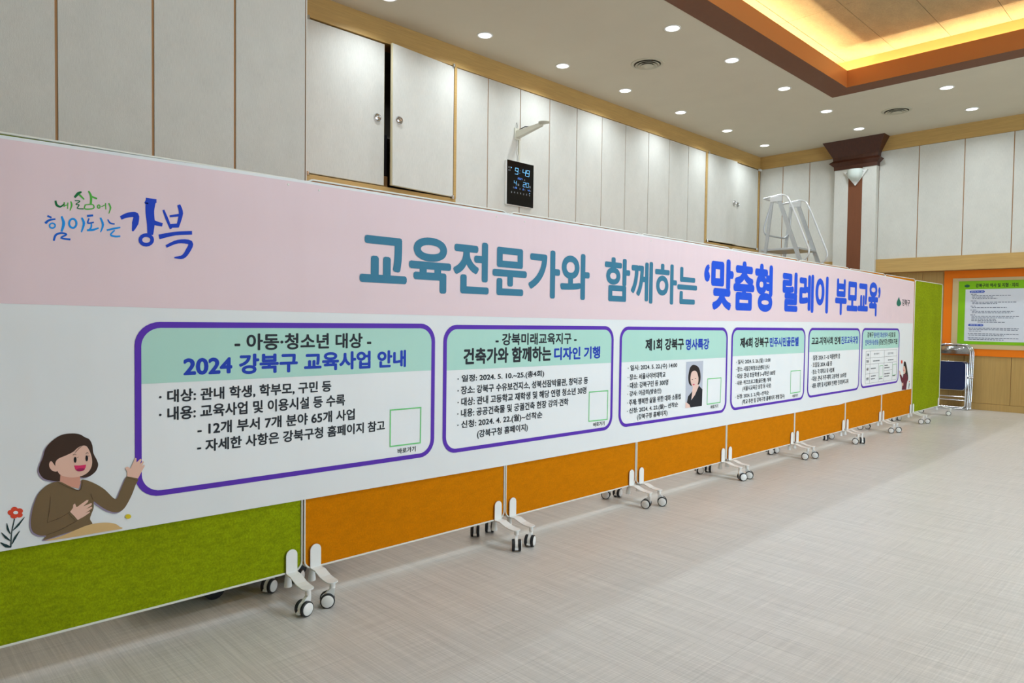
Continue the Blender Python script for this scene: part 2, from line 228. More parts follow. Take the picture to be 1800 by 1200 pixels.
CALLI=[('cg1',[(0.5226,1.5749),(0.5228,1.5722),(0.5232,1.5682),(0.524,1.5636),(0.5257,1.5595),(0.5286,1.5568),(0.532,1.5549),(0.5357,1.554),(0.5398,1.5545),(0.5435,1.5572),(0.5467,1.5612),(0.5494,1.565),(0.5511,1.5677)],[(0.5281,1.5767),(0.5286,1.5741),(0.5293,1.5704),(0.5301,1.5669),(0.5312,1.5648),(0.5326,1.5632),(0.5348,1.5615),(0.537,1.5605),(0.5388,1.5603),(0.5411,1.5614),(0.5442,1.5642),(0.5472,1.5674),(0.5495,1.5695)]),('cg2',[(0.5485,1.5742),(0.5484,1.5708),(0.5482,1.5659),(0.548,1.561),(0.5479,1.5576)],[(0.5521,1.5744),(0.5519,1.571),(0.5515,1.5661),(0.5511,1.5611),(0.5509,1.5578)]),('cg2',[(0.5506,1.5605),(0.5525,1.5614),(0.5554,1.5626),(0.5583,1.5639),(0.5603,1.5648)],[(0.5499,1.5636),(0.5519,1.5643),(0.5548,1.5654),(0.5578,1.5666),(0.5598,1.5673)]),('cg2',[(0.5589,1.574),(0.5588,1.5697),(0.5586,1.5634),(0.5584,1.557),(0.5583,1.5527)],[(0.5621,1.5743),(0.5619,1.5699),(0.5615,1.5636),(0.5611,1.5572),(0.5609,1.5529)]),('cg2',[(0.5672,1.5781),(0.5677,1.5759),(0.5685,1.5729),(0.5691,1.5696),(0.5691,1.5664),(0.5686,1.5623),(0.5674,1.5569),(0.5661,1.5519),(0.5653,1.5483)],[(0.5703,1.5798),(0.5711,1.5779),(0.5724,1.5749),(0.5736,1.5711),(0.574,1.5666),(0.5728,1.5615),(0.5709,1.5559),(0.569,1.551),(0.5676,1.5476)]),('cg1',[(0.5821,1.5913),(0.5842,1.5936),(0.5871,1.5971),(0.5901,1.6006),(0.5928,1.6032),(0.5948,1.6059),(0.5973,1.6086),(0.5997,1.611),(0.6013,1.613)],[(0.5778,1.5951),(0.5792,1.5979),(0.5815,1.602),(0.5842,1.6065),(0.5871,1.6106),(0.5907,1.6131),(0.5943,1.615),(0.5974,1.6163),(0.5995,1.617)]),('cg2',[(0.5912,1.6028),(0.5944,1.5999),(0.599,1.5957),(0.6037,1.5914),(0.6069,1.5885)],[(0.5954,1.6081),(0.5982,1.6047),(0.6025,1.6),(0.6067,1.5952),(0.6096,1.5919)]),('cg2',[(0.6193,1.6192),(0.6205,1.6162),(0.6225,1.612),(0.6243,1.6073),(0.6253,1.6024),(0.6257,1.5959),(0.6254,1.5876),(0.6249,1.5798),(0.6247,1.5743)],[(0.6229,1.6221),(0.6247,1.6196),(0.6273,1.6157),(0.63,1.6106),(0.632,1.6045),(0.6323,1.5968),(0.6318,1.588),(0.6311,1.58),(0.6306,1.5745)]),('cg2',[(0.6277,1.6006),(0.6313,1.5994),(0.6366,1.5977),(0.6419,1.5959),(0.6456,1.5947)],[(0.6296,1.6062),(0.6332,1.605),(0.6386,1.6033),(0.6439,1.6016),(0.6475,1.6004)]),('cg1',[(0.5802,1.5814),(0.5836,1.5815),(0.5886,1.5819),(0.5931,1.5819),(0.594,1.5823),(0.593,1.5817),(0.589,1.5782),(0.5846,1.5745),(0.5819,1.5711),(0.5841,1.5686),(0.5876,1.5688),(0.5908,1.569),(0.5916,1.5691),(0.591,1.5684),(0.589,1.5649),(0.5869,1.5609),(0.5874,1.5568),(0.5915,1.5556),(0.597,1.5557),(0.6026,1.5562),(0.6064,1.5565)],[(0.5803,1.5842),(0.5837,1.5846),(0.5888,1.5853),(0.5937,1.5855),(0.5973,1.5834),(0.5949,1.5791),(0.5905,1.5755),(0.5861,1.5721),(0.5843,1.5705),(0.5846,1.5717),(0.5876,1.5721),(0.5913,1.5726),(0.5946,1.5711),(0.5938,1.5669),(0.5915,1.5632),(0.5898,1.5601),(0.5894,1.5595),(0.592,1.5591),(0.5972,1.5593),(0.6027,1.5599),(0.6065,1.5603)]),('cg2',[(0.6099,1.5738),(0.609,1.5707),(0.6076,1.5661),(0.6069,1.5609),(0.6093,1.5568),(0.6151,1.5562),(0.6228,1.5572),(0.6305,1.559),(0.6362,1.5615),(0.639,1.5658),(0.6392,1.5708),(0.6376,1.5752),(0.6343,1.578),(0.629,1.5782),(0.6223,1.577),(0.6158,1.5753),(0.6114,1.5743)],[(0.6131,1.573),(0.6123,1.5699),(0.611,1.5655),(0.6105,1.562),(0.6111,1.5608),(0.6153,1.5606),(0.6226,1.5615),(0.6299,1.5632),(0.6343,1.5651),(0.6355,1.5668),(0.6356,1.5696),(0.6346,1.5726),(0.633,1.5742),(0.6289,1.5743),(0.6226,1.5731),(0.6161,1.5716),(0.6117,1.5705)]),('cg2',[(0.6601,1.5701),(0.6621,1.5716),(0.6652,1.5738),(0.6683,1.576),(0.6704,1.5775)],[(0.6587,1.573),(0.6609,1.5743),(0.664,1.5764),(0.6671,1.5784),(0.6693,1.5798)]),('cg2',[(0.6708,1.5855),(0.671,1.5812),(0.6713,1.5748),(0.6716,1.5685),(0.6719,1.5642)],[(0.6742,1.5861),(0.6743,1.5817),(0.6745,1.5754),(0.6746,1.569),(0.6747,1.5646)]),('cg2',[(0.6804,1.5857),(0.6816,1.5831),(0.6833,1.5795),(0.6848,1.5755),(0.6854,1.5717),(0.6851,1.5669),(0.6838,1.5609),(0.6823,1.5551),(0.6814,1.5511)],[(0.6839,1.5882),(0.6852,1.5858),(0.6873,1.5822),(0.6892,1.5776),(0.6902,1.5723),(0.6891,1.5664),(0.6871,1.5601),(0.685,1.5544),(0.6834,1.5505)]),('cb1',[(0.5012,1.5201),(0.5035,1.5192),(0.507,1.5179),(0.5104,1.5166),(0.5128,1.5157)],[(0.5035,1.5263),(0.5058,1.5252),(0.5091,1.5237),(0.5125,1.5222),(0.5148,1.5211)]),('cb1',[(0.4987,1.4952),(0.5004,1.4975),(0.5027,1.5006),(0.5053,1.5038),(0.5081,1.5062),(0.5119,1.5082),(0.517,1.51),(0.5218,1.5115),(0.5252,1.5127)],[(0.4938,1.5007),(0.4956,1.5027),(0.4983,1.5058),(0.5018,1.5094),(0.5059,1.5124),(0.5108,1.5143),(0.5163,1.5157),(0.5213,1.5167),(0.5247,1.5173)]),('cb2',[(0.5397,1.5249),(0.5406,1.5206),(0.5423,1.5148),(0.5436,1.5085),(0.5438,1.5029),(0.5434,1.4967),(0.5419,1.4889),(0.54,1.4815),(0.5389,1.4762)],[(0.5442,1.5276),(0.5461,1.5239),(0.5487,1.5183),(0.5513,1.5115),(0.5527,1.5039),(0.5513,1.4955),(0.5488,1.487),(0.5462,1.4796),(0.5443,1.4746)]),('cb1',[(0.5224,1.4428),(0.5233,1.4465),(0.5245,1.4518),(0.526,1.4569),(0.5278,1.4603),(0.5301,1.4627),(0.5334,1.4649),(0.5372,1.4665),(0.5408,1.4676),(0.5451,1.4678),(0.5498,1.4674),(0.5534,1.4664),(0.5539,1.468),(0.5521,1.4669),(0.5463,1.4634),(0.5403,1.4595),(0.5379,1.4527),(0.5437,1.4502),(0.5521,1.4494),(0.5609,1.449),(0.5668,1.4487)],[(0.517,1.4439),(0.5177,1.4476),(0.5187,1.4531),(0.5204,1.4593),(0.523,1.4648),(0.5271,1.4686),(0.5315,1.4711),(0.5362,1.4728),(0.5407,1.4737),(0.5457,1.4738),(0.5511,1.4732),(0.5557,1.4718),(0.5585,1.4667),(0.5545,1.4622),(0.5483,1.4584),(0.5429,1.455),(0.5419,1.4563),(0.5448,1.4559),(0.5528,1.4553),(0.5615,1.4551),(0.5675,1.4549)]),('cb2',[(0.5982,1.5264),(0.5994,1.5231),(0.6013,1.5188),(0.6028,1.514),(0.6032,1.5092),(0.6027,1.5026),(0.6008,1.4939),(0.5988,1.4855),(0.5975,1.4796)],[(0.6026,1.5296),(0.6044,1.5268),(0.607,1.5226),(0.6095,1.5169),(0.6108,1.5099),(0.6091,1.5015),(0.6062,1.4924),(0.6032,1.4841),(0.601,1.4785)]),('cb1',[(0.6167,1.5318),(0.6204,1.5327),(0.6258,1.534),(0.6312,1.5353),(0.635,1.5362)],[(0.6161,1.5393),(0.6198,1.54),(0.6253,1.5411),(0.6307,1.5422),(0.6344,1.5429)]),('cb1',[(0.6203,1.5287),(0.6191,1.5253),(0.6172,1.5202),(0.6158,1.5147),(0.6172,1.5093),(0.6223,1.5089),(0.628,1.5107),(0.6335,1.513),(0.6371,1.5145)],[(0.6243,1.5274),(0.6232,1.5239),(0.6216,1.519),(0.6207,1.5148),(0.6204,1.5142),(0.6221,1.5143),(0.6271,1.5156),(0.6325,1.5174),(0.6363,1.5186)]),('cb2',[(0.6269,1.5116),(0.6268,1.5089),(0.6269,1.5051),(0.6266,1.5013),(0.6258,1.4984),(0.6241,1.4957),(0.6212,1.4925),(0.6182,1.4896),(0.6161,1.4874)],[(0.6311,1.5122),(0.6313,1.5095),(0.6316,1.5056),(0.6314,1.5009),(0.6303,1.4962),(0.6276,1.4921),(0.6241,1.4886),(0.6209,1.4858),(0.6187,1.4838)]),('cb2',[(0.6162,1.4841),(0.6196,1.4844),(0.6244,1.485),(0.6298,1.4858),(0.6351,1.487),(0.64,1.4893),(0.6449,1.4921),(0.6491,1.4948),(0.6519,1.4967)],[(0.6161,1.4908),(0.6194,1.4914),(0.6241,1.4922),(0.6292,1.4932),(0.6338,1.4944),(0.6383,1.4958),(0.6431,1.4976),(0.6475,1.4995),(0.6506,1.5006)]),('cb2',[(0.6542,1.5328),(0.6558,1.5285),(0.6581,1.5225),(0.6601,1.516),(0.6608,1.5103),(0.6604,1.5043),(0.6587,1.497),(0.6567,1.4901),(0.6554,1.4851)],[(0.659,1.5357),(0.6609,1.5317),(0.6637,1.5257),(0.6664,1.5187),(0.6678,1.5111),(0.6662,1.5032),(0.6634,1.4954),(0.6603,1.4887),(0.6582,1.4841)]),('cb1',[(0.6773,1.5297),(0.6784,1.5272),(0.68,1.5235),(0.6822,1.5195),(0.6852,1.5163),(0.6893,1.515),(0.6937,1.5148),(0.6975,1.515),(0.7002,1.5152)],[(0.6803,1.532),(0.6818,1.5297),(0.6838,1.5264),(0.686,1.5234),(0.6881,1.5215),(0.6907,1.5205),(0.6943,1.52),(0.698,1.5198),(0.7006,1.5196)]),('cb2',[(0.6761,1.4905),(0.6796,1.4916),(0.6847,1.4932),(0.6904,1.4951),(0.696,1.4968),(0.702,1.499),(0.7085,1.5013),(0.7145,1.5034),(0.7186,1.505)],[(0.675,1.4961),(0.6785,1.4974),(0.6834,1.4993),(0.6892,1.5014),(0.6948,1.5035),(0.7009,1.5052),(0.7075,1.5071),(0.7135,1.5087),(0.7178,1.5098)]),('cb2',[(0.6987,1.4973),(0.6958,1.4941),(0.6914,1.4892),(0.6873,1.484),(0.6852,1.4785),(0.6879,1.474),(0.6923,1.4722),(0.6971,1.4714),(0.7016,1.471),(0.7062,1.4713),(0.7111,1.4722),(0.7154,1.4732),(0.7183,1.474)],[(0.7018,1.4941),(0.699,1.4907),(0.6949,1.4858),(0.6914,1.4811),(0.6905,1.4791),(0.691,1.4792),(0.6939,1.4783),(0.6982,1.4777),(0.7023,1.4774),(0.7062,1.4774),(0.7107,1.4781),(0.7148,1.4788),(0.7178,1.4793)]),('cb0',[(0.7216,1.5346),(0.7258,1.5366),(0.7316,1.5397),(0.7378,1.5426),(0.7436,1.5446),(0.75,1.5462),(0.7569,1.5475),(0.7616,1.5477),(0.7611,1.5481),(0.76,1.5486),(0.7591,1.5434),(0.7572,1.5356),(0.7553,1.5279),(0.7555,1.5202),(0.7551,1.5119),(0.7547,1.5041),(0.755,1.4984)],[(0.7168,1.5458),(0.7205,1.5486),(0.7262,1.5527),(0.733,1.5571),(0.7401,1.5607),(0.7476,1.5634),(0.756,1.5659),(0.765,1.567),(0.7749,1.5631),(0.7791,1.5525),(0.7787,1.5423),(0.7773,1.5329),(0.7758,1.5245),(0.7718,1.5166),(0.7673,1.5085),(0.7629,1.5017),(0.7593,1.4972)]),('cb0',[(0.8009,1.6213),(0.8007,1.6135),(0.7999,1.6021),(0.7992,1.5888),(0.7992,1.5756),(0.7999,1.563),(0.8013,1.5511),(0.8028,1.54),(0.8037,1.5299),(0.8045,1.5193),(0.8048,1.508),(0.8051,1.4978),(0.8055,1.4905)],[(0.8366,1.6204),(0.8347,1.6125),(0.8323,1.6014),(0.83,1.5894),(0.8285,1.5785),(0.8285,1.5684),(0.8291,1.5573),(0.83,1.5455),(0.8303,1.5334),(0.8291,1.5209),(0.8275,1.5087),(0.8259,1.4982),(0.8244,1.4909)]),('cb0',[(0.8094,1.5986),(0.8085,1.6014),(0.807,1.6046),(0.8075,1.6049),(0.8057,1.5995),(0.8101,1.6012),(0.8195,1.6036),(0.8295,1.6057),(0.8364,1.6073)],[(0.806,1.5947),(0.8034,1.5955),(0.7996,1.5974),(0.7958,1.6027),(0.8003,1.6128),(0.8087,1.6152),(0.819,1.6167),(0.8292,1.6179),(0.8361,1.6185)]),('cb0',[(0.8139,1.5336),(0.8173,1.5322),(0.8222,1.5302),(0.8279,1.528),(0.8337,1.5261),(0.8397,1.5253),(0.8459,1.5248),(0.8513,1.5245),(0.855,1.5245)],[(0.8201,1.548),(0.8235,1.5467),(0.8283,1.5447),(0.8336,1.5427),(0.8384,1.5412),(0.8432,1.5398),(0.8487,1.5386),(0.8539,1.5376),(0.8575,1.5368)]),('cb0',[(0.8562,1.5833),(0.8578,1.578),(0.8604,1.5704),(0.8633,1.5617),(0.8664,1.553),(0.8704,1.5436),(0.8749,1.5332),(0.879,1.5238),(0.8819,1.5172)],[(0.8625,1.5867),(0.8648,1.5817),(0.868,1.5745),(0.8717,1.5662),(0.8754,1.5578),(0.879,1.5483),(0.883,1.5376),(0.8867,1.5279),(0.8892,1.5211)]),('cb0',[(0.9074,1.6069),(0.9088,1.6016),(0.9111,1.5947),(0.9128,1.5868),(0.913,1.5787),(0.9118,1.5674),(0.9089,1.5529),(0.9056,1.5389),(0.9036,1.5292)],[(0.9176,1.6123),(0.92,1.6076),(0.9234,1.6005),(0.9266,1.5911),(0.928,1.5796),(0.9253,1.5659),(0.9209,1.5506),(0.9164,1.5367),(0.9131,1.5272)]),('cb0',[(0.8816,1.5607),(0.8885,1.562),(0.8987,1.564),(0.9089,1.5659),(0.916,1.5672)],[(0.8808,1.5679),(0.8877,1.5699),(0.8978,1.5726),(0.9079,1.5754),(0.9149,1.5774)]),('cb0',[(0.8849,1.5227),(0.8904,1.5233),(0.8985,1.5244),(0.9067,1.5254),(0.9122,1.526)],[(0.8842,1.5361),(0.8897,1.5373),(0.8978,1.5388),(0.9059,1.5404),(0.9115,1.5416)]),('cb0',[(0.8463,1.4774),(0.8559,1.4811),(0.8696,1.4863),(0.8852,1.4917),(0.9001,1.4962),(0.9158,1.4991),(0.9331,1.5015),(0.949,1.5035),(0.9601,1.5049)],[(0.8428,1.4941),(0.8525,1.4969),(0.8665,1.5011),(0.8827,1.5057),(0.8986,1.5094),(0.915,1.5126),(0.9327,1.5151),(0.9486,1.5172),(0.9597,1.5186)]),('cb0',[(0.8708,1.4489),(0.8782,1.4528),(0.8885,1.4587),(0.8999,1.4643),(0.9104,1.4679),(0.9215,1.4693),(0.9338,1.4695),(0.9441,1.4684),(0.9479,1.4669),(0.9469,1.4681),(0.9455,1.4637),(0.9419,1.4562),(0.938,1.4487),(0.9348,1.4418),(0.9312,1.4353),(0.9274,1.4298),(0.9237,1.4262),(0.9183,1.4229),(0.9104,1.4205),(0.9023,1.4187),(0.8967,1.4171)],[(0.8666,1.4578),(0.8735,1.4624),(0.8838,1.4691),(0.8958,1.476),(0.9081,1.4811),(0.9211,1.4839),(0.935,1.4854),(0.9481,1.4851),(0.9595,1.4813),(0.9643,1.4694),(0.9617,1.4583),(0.9572,1.4489),(0.953,1.441),(0.9488,1.4339),(0.9437,1.4262),(0.9375,1.4191),(0.9297,1.4133),(0.9202,1.4111),(0.9106,1.4111),(0.9023,1.4119),(0.8967,1.4129)]),('cg2',[(0.6572,1.5722),(0.6568,1.5692),(0.6555,1.5665),(0.6537,1.5646),(0.6516,1.5638),(0.6494,1.5641),(0.6476,1.5656),(0.6464,1.5679),(0.646,1.5709),(0.6464,1.5739),(0.6477,1.5765),(0.6495,1.5784),(0.6516,1.5793),(0.6538,1.579),(0.6556,1.5775),(0.6568,1.5751),(0.6572,1.5722)],[(0.6538,1.5718),(0.6536,1.5703),(0.6531,1.569),(0.6524,1.568),(0.6516,1.5677),(0.6508,1.5678),(0.6501,1.5686),(0.6496,1.5698),(0.6494,1.5713),(0.6496,1.5728),(0.6501,1.5741),(0.6508,1.575),(0.6516,1.5754),(0.6524,1.5752),(0.6531,1.5745),(0.6536,1.5733),(0.6538,1.5718)]),('cb2',[(0.5262,1.4936),(0.5254,1.4895),(0.5232,1.4858),(0.5198,1.4832),(0.5159,1.482),(0.5121,1.4824),(0.5088,1.4844),(0.5066,1.4875),(0.5059,1.4915),(0.5067,1.4956),(0.5089,1.4992),(0.5122,1.5018),(0.5161,1.503),(0.52,1.5026),(0.5233,1.5007),(0.5255,1.4975),(0.5262,1.4936)],[(0.5218,1.4931),(0.5213,1.491),(0.5201,1.4891),(0.5182,1.4878),(0.516,1.4872),(0.5138,1.4873),(0.5119,1.4883),(0.5107,1.4899),(0.5102,1.4919),(0.5107,1.494),(0.512,1.4959),(0.5138,1.4973),(0.516,1.4979),(0.5183,1.4977),(0.5201,1.4967),(0.5214,1.4951),(0.5218,1.4931)]),('cb2',[(0.5882,1.5076),(0.5871,1.5003),(0.5841,1.494),(0.5796,1.4895),(0.5744,1.4876),(0.5692,1.4885),(0.5648,1.4921),(0.5619,1.4978),(0.5609,1.5047),(0.562,1.5119),(0.5649,1.5182),(0.5694,1.5227),(0.5746,1.5247),(0.5798,1.5238),(0.5842,1.5203),(0.5872,1.5146),(0.5882,1.5076)],[(0.5823,1.507),(0.5817,1.5023),(0.58,1.4983),(0.5774,1.4955),(0.5744,1.4943),(0.5714,1.4949),(0.5689,1.4972),(0.5672,1.5008),(0.5667,1.5053),(0.5673,1.5099),(0.569,1.5139),(0.5715,1.5168),(0.5745,1.518),(0.5775,1.5174),(0.5801,1.5151),(0.5818,1.5115),(0.5823,1.507)]),('cb0',[(0.8277,1.4735),(0.8257,1.4641),(0.82,1.4559),(0.8115,1.45),(0.8016,1.4473),(0.7917,1.4483),(0.7834,1.4528),(0.7779,1.46),(0.776,1.4689),(0.7779,1.4781),(0.7835,1.4864),(0.7919,1.4923),(0.8017,1.495),(0.8117,1.4942),(0.8201,1.4898),(0.8258,1.4825),(0.8277,1.4735)],[(0.8154,1.4724),(0.8143,1.4682),(0.8113,1.4645),(0.8069,1.4618),(0.8016,1.4605),(0.7964,1.4609),(0.792,1.4628),(0.7891,1.466),(0.7881,1.47),(0.7891,1.4741),(0.7921,1.4779),(0.7965,1.4806),(0.8017,1.4819),(0.8069,1.4815),(0.8114,1.4796),(0.8143,1.4764),(0.8154,1.4724)])]
WOMAN=[('mauve',1,[(0.5296,0.6401),(0.5038,0.6452),(0.4816,0.6569),(0.4692,0.6814),(0.4725,0.7035),(0.4805,0.725),(0.4886,0.7542),(0.5079,0.7785),(0.5338,0.7947),(0.5634,0.7965),(0.5867,0.7909),(0.6018,0.7796),(0.6154,0.7703),(0.6239,0.7497),(0.6272,0.7217),(0.6374,0.6967),(0.6415,0.6784),(0.6337,0.6577),(0.6165,0.6445),(0.596,0.6417),(0.5626,0.6525)]),('mauve',1,[(0.5276,0.6373),(0.5521,0.6201),(0.582,0.5997),(0.5888,0.6162),(0.5906,0.6335),(0.6058,0.63),(0.6332,0.6131),(0.661,0.5888),(0.6935,0.5501),(0.7072,0.5732),(0.7182,0.5998),(0.7311,0.6255),(0.7476,0.6197),(0.7669,0.6086),(0.7586,0.5894),(0.7474,0.5585),(0.7325,0.5283),(0.7178,0.5086),(0.6961,0.5025),(0.6677,0.5157),(0.6397,0.5407),(0.627,0.5529),(0.6265,0.5312),(0.6188,0.5089),(0.6153,0.4938),(0.6186,0.4702),(0.5512,0.4616),(0.4824,0.4503),(0.4879,0.4632),(0.4705,0.4676),(0.4519,0.4839),(0.4458,0.5114),(0.4492,0.5483),(0.4556,0.5772),(0.4684,0.6088),(0.4874,0.6284),(0.5066,0.6368)]),('hair',1,[(0.5332,0.643),(0.5074,0.6481),(0.4851,0.6598),(0.4726,0.6843),(0.4759,0.7064),(0.484,0.728),(0.4921,0.7572),(0.5114,0.7815),(0.5374,0.7977),(0.5671,0.7996),(0.5904,0.7941),(0.6056,0.7827),(0.6192,0.7734),(0.6277,0.7528),(0.631,0.7248),(0.6412,0.6998),(0.6453,0.6814),(0.6376,0.6607),(0.6202,0.6475),(0.5998,0.6446),(0.5662,0.6554)]),('skin2',0,[(0.5334,0.666),(0.5316,0.6394),(0.5561,0.6221),(0.586,0.6088),(0.5919,0.6282),(0.5897,0.6559),(0.5629,0.6559)]),('skin',1,[(0.519,0.6987),(0.5213,0.7117),(0.5304,0.7201),(0.5501,0.7272),(0.57,0.7362),(0.5835,0.7482),(0.597,0.7544),(0.6105,0.7508),(0.6207,0.73),(0.6264,0.7057),(0.6256,0.6822),(0.6169,0.6637),(0.5998,0.6524),(0.5762,0.6493),(0.553,0.6535),(0.5333,0.6641),(0.5237,0.6808)]),('skin',1,[(0.5237,0.677),(0.5114,0.6803),(0.5028,0.6933),(0.502,0.7067),(0.5078,0.7135),(0.5167,0.699),(0.5237,0.6885)]),('sweater',1,[(0.5316,0.6413),(0.5561,0.6241),(0.586,0.6038),(0.5928,0.6202),(0.5946,0.6376),(0.6099,0.6341),(0.6373,0.6172),(0.6652,0.593),(0.6978,0.5542),(0.7116,0.5774),(0.7226,0.604),(0.7355,0.6297),(0.752,0.624),(0.7714,0.6129),(0.7631,0.5936),(0.7518,0.5626),(0.7369,0.5325),(0.7222,0.5127),(0.7005,0.5065),(0.6719,0.5198),(0.6439,0.5447),(0.6312,0.5569),(0.6307,0.5352),(0.623,0.5129),(0.6195,0.4977),(0.6228,0.4741),(0.5551,0.4654),(0.4863,0.454),(0.4918,0.4669),(0.4743,0.4713),(0.4556,0.4876),(0.4496,0.5152),(0.453,0.5521),(0.4594,0.581),(0.4722,0.6127),(0.4913,0.6323),(0.5105,0.6408)]),('skin',0,[(0.5605,0.5342),(0.5689,0.5463),(0.57,0.557),(0.575,0.56),(0.5796,0.5463),(0.5891,0.5524),(0.6095,0.5658),(0.6154,0.5648),(0.6129,0.5581),(0.5992,0.546),(0.6232,0.5531),(0.6259,0.5499),(0.6231,0.5445),(0.608,0.5353),(0.6248,0.5402),(0.6265,0.5352),(0.6162,0.5279),(0.6052,0.5217),(0.6179,0.5257),(0.6196,0.5214),(0.6024,0.5108),(0.5827,0.502),(0.5721,0.5185)]),('skin',0,[(0.7355,0.6285),(0.7366,0.6425),(0.7294,0.6598),(0.7375,0.6636),(0.7466,0.6554),(0.7522,0.6689),(0.7616,0.6914),(0.7664,0.6895),(0.7664,0.6744),(0.7795,0.6866),(0.7832,0.682),(0.7776,0.6675),(0.7877,0.6773),(0.7908,0.6728),(0.7835,0.6572),(0.7919,0.6635),(0.7937,0.6583),(0.7857,0.6437),(0.7714,0.6162),(0.752,0.6232)]),('lap',1,[(0.4869,0.4497),(0.5321,0.4566),(0.5718,0.4678),(0.6091,0.478),(0.6401,0.4799),(0.6717,0.4757),(0.6967,0.4668),(0.7111,0.4538),(0.7176,0.4452),(0.6575,0.4457),(0.5717,0.4464)]),('lip',0,[(0.5731,0.6901),(0.5898,0.6878),(0.6085,0.6884),(0.6074,0.6788),(0.6006,0.6688),(0.587,0.668),(0.577,0.6752)]),('tongue',1,[(0.579,0.6738),(0.5864,0.6782),(0.5999,0.6771),(0.605,0.6732),(0.5965,0.6678),(0.5857,0.6681)]),('black',0,[(0.5802,0.7086),(0.5798,0.7043),(0.5787,0.7009),(0.577,0.6992),(0.5753,0.6994),(0.5737,0.7016),(0.5726,0.7052),(0.5722,0.7096),(0.5726,0.7139),(0.5738,0.7173),(0.5754,0.719),(0.5772,0.7188),(0.5788,0.7167),(0.5798,0.713)]),('black',0,[(0.6144,0.7092),(0.614,0.7048),(0.6129,0.7014),(0.6114,0.6996),(0.6098,0.6999),(0.6083,0.702),(0.6073,0.7057),(0.6069,0.7102),(0.6073,0.7145),(0.6084,0.718),(0.6099,0.7197),(0.6115,0.7195),(0.613,0.7174),(0.6141,0.7137)]),('coin',0,[(0.7482,0.483),(0.7472,0.4794),(0.7445,0.4769),(0.7407,0.476),(0.7364,0.4768),(0.7326,0.4792),(0.73,0.4827),(0.7291,0.4866),(0.73,0.4901),(0.7327,0.4926),(0.7365,0.4935),(0.7408,0.4927),(0.7446,0.4904),(0.7472,0.4869)])]
FLOWER=[('petal',0,[(0.4156,0.5679),(0.4147,0.5642),(0.412,0.5616),(0.4082,0.5606),(0.404,0.5614),(0.4003,0.5638),(0.3977,0.5673),(0.3968,0.5713),(0.3978,0.5749),(0.4004,0.5775),(0.4042,0.5785),(0.4083,0.5778),(0.4121,0.5754),(0.4147,0.5719)]),('petal',0,[(0.4065,0.5596),(0.4055,0.5559),(0.4029,0.5534),(0.3991,0.5524),(0.395,0.5531),(0.3912,0.5555),(0.3887,0.5591),(0.3878,0.563),(0.3887,0.5667),(0.3913,0.5693),(0.3951,0.5703),(0.3993,0.5695),(0.403,0.5671),(0.4056,0.5636)]),('petal',0,[(0.4142,0.5474),(0.4133,0.5438),(0.4106,0.5412),(0.4068,0.5402),(0.4027,0.541),(0.3989,0.5434),(0.3963,0.547),(0.3954,0.551),(0.3964,0.5546),(0.399,0.5572),(0.4028,0.5582),(0.407,0.5574),(0.4107,0.555),(0.4133,0.5514)]),('petal',0,[(0.4282,0.5481),(0.4273,0.5444),(0.4246,0.5419),(0.4208,0.5409),(0.4165,0.5417),(0.4128,0.5441),(0.4102,0.5477),(0.4093,0.5517),(0.4102,0.5553),(0.4129,0.5579),(0.4167,0.5589),(0.4209,0.5581),(0.4247,0.5557),(0.4273,0.5521)]),('petal',0,[(0.4291,0.5608),(0.4281,0.5571),(0.4254,0.5545),(0.4216,0.5535),(0.4174,0.5543),(0.4136,0.5567),(0.411,0.5603),(0.4101,0.5643),(0.4111,0.5679),(0.4137,0.5705),(0.4175,0.5716),(0.4217,0.5708),(0.4255,0.5684),(0.4282,0.5648)]),('white',0,[(0.4159,0.558),(0.4153,0.5557),(0.4134,0.5542),(0.4107,0.5536),(0.4077,0.5542),(0.4051,0.5557),(0.4033,0.5579),(0.4026,0.5604),(0.4033,0.5626),(0.4051,0.5642),(0.4078,0.5648),(0.4108,0.5642),(0.4134,0.5627),(0.4153,0.5604)])]
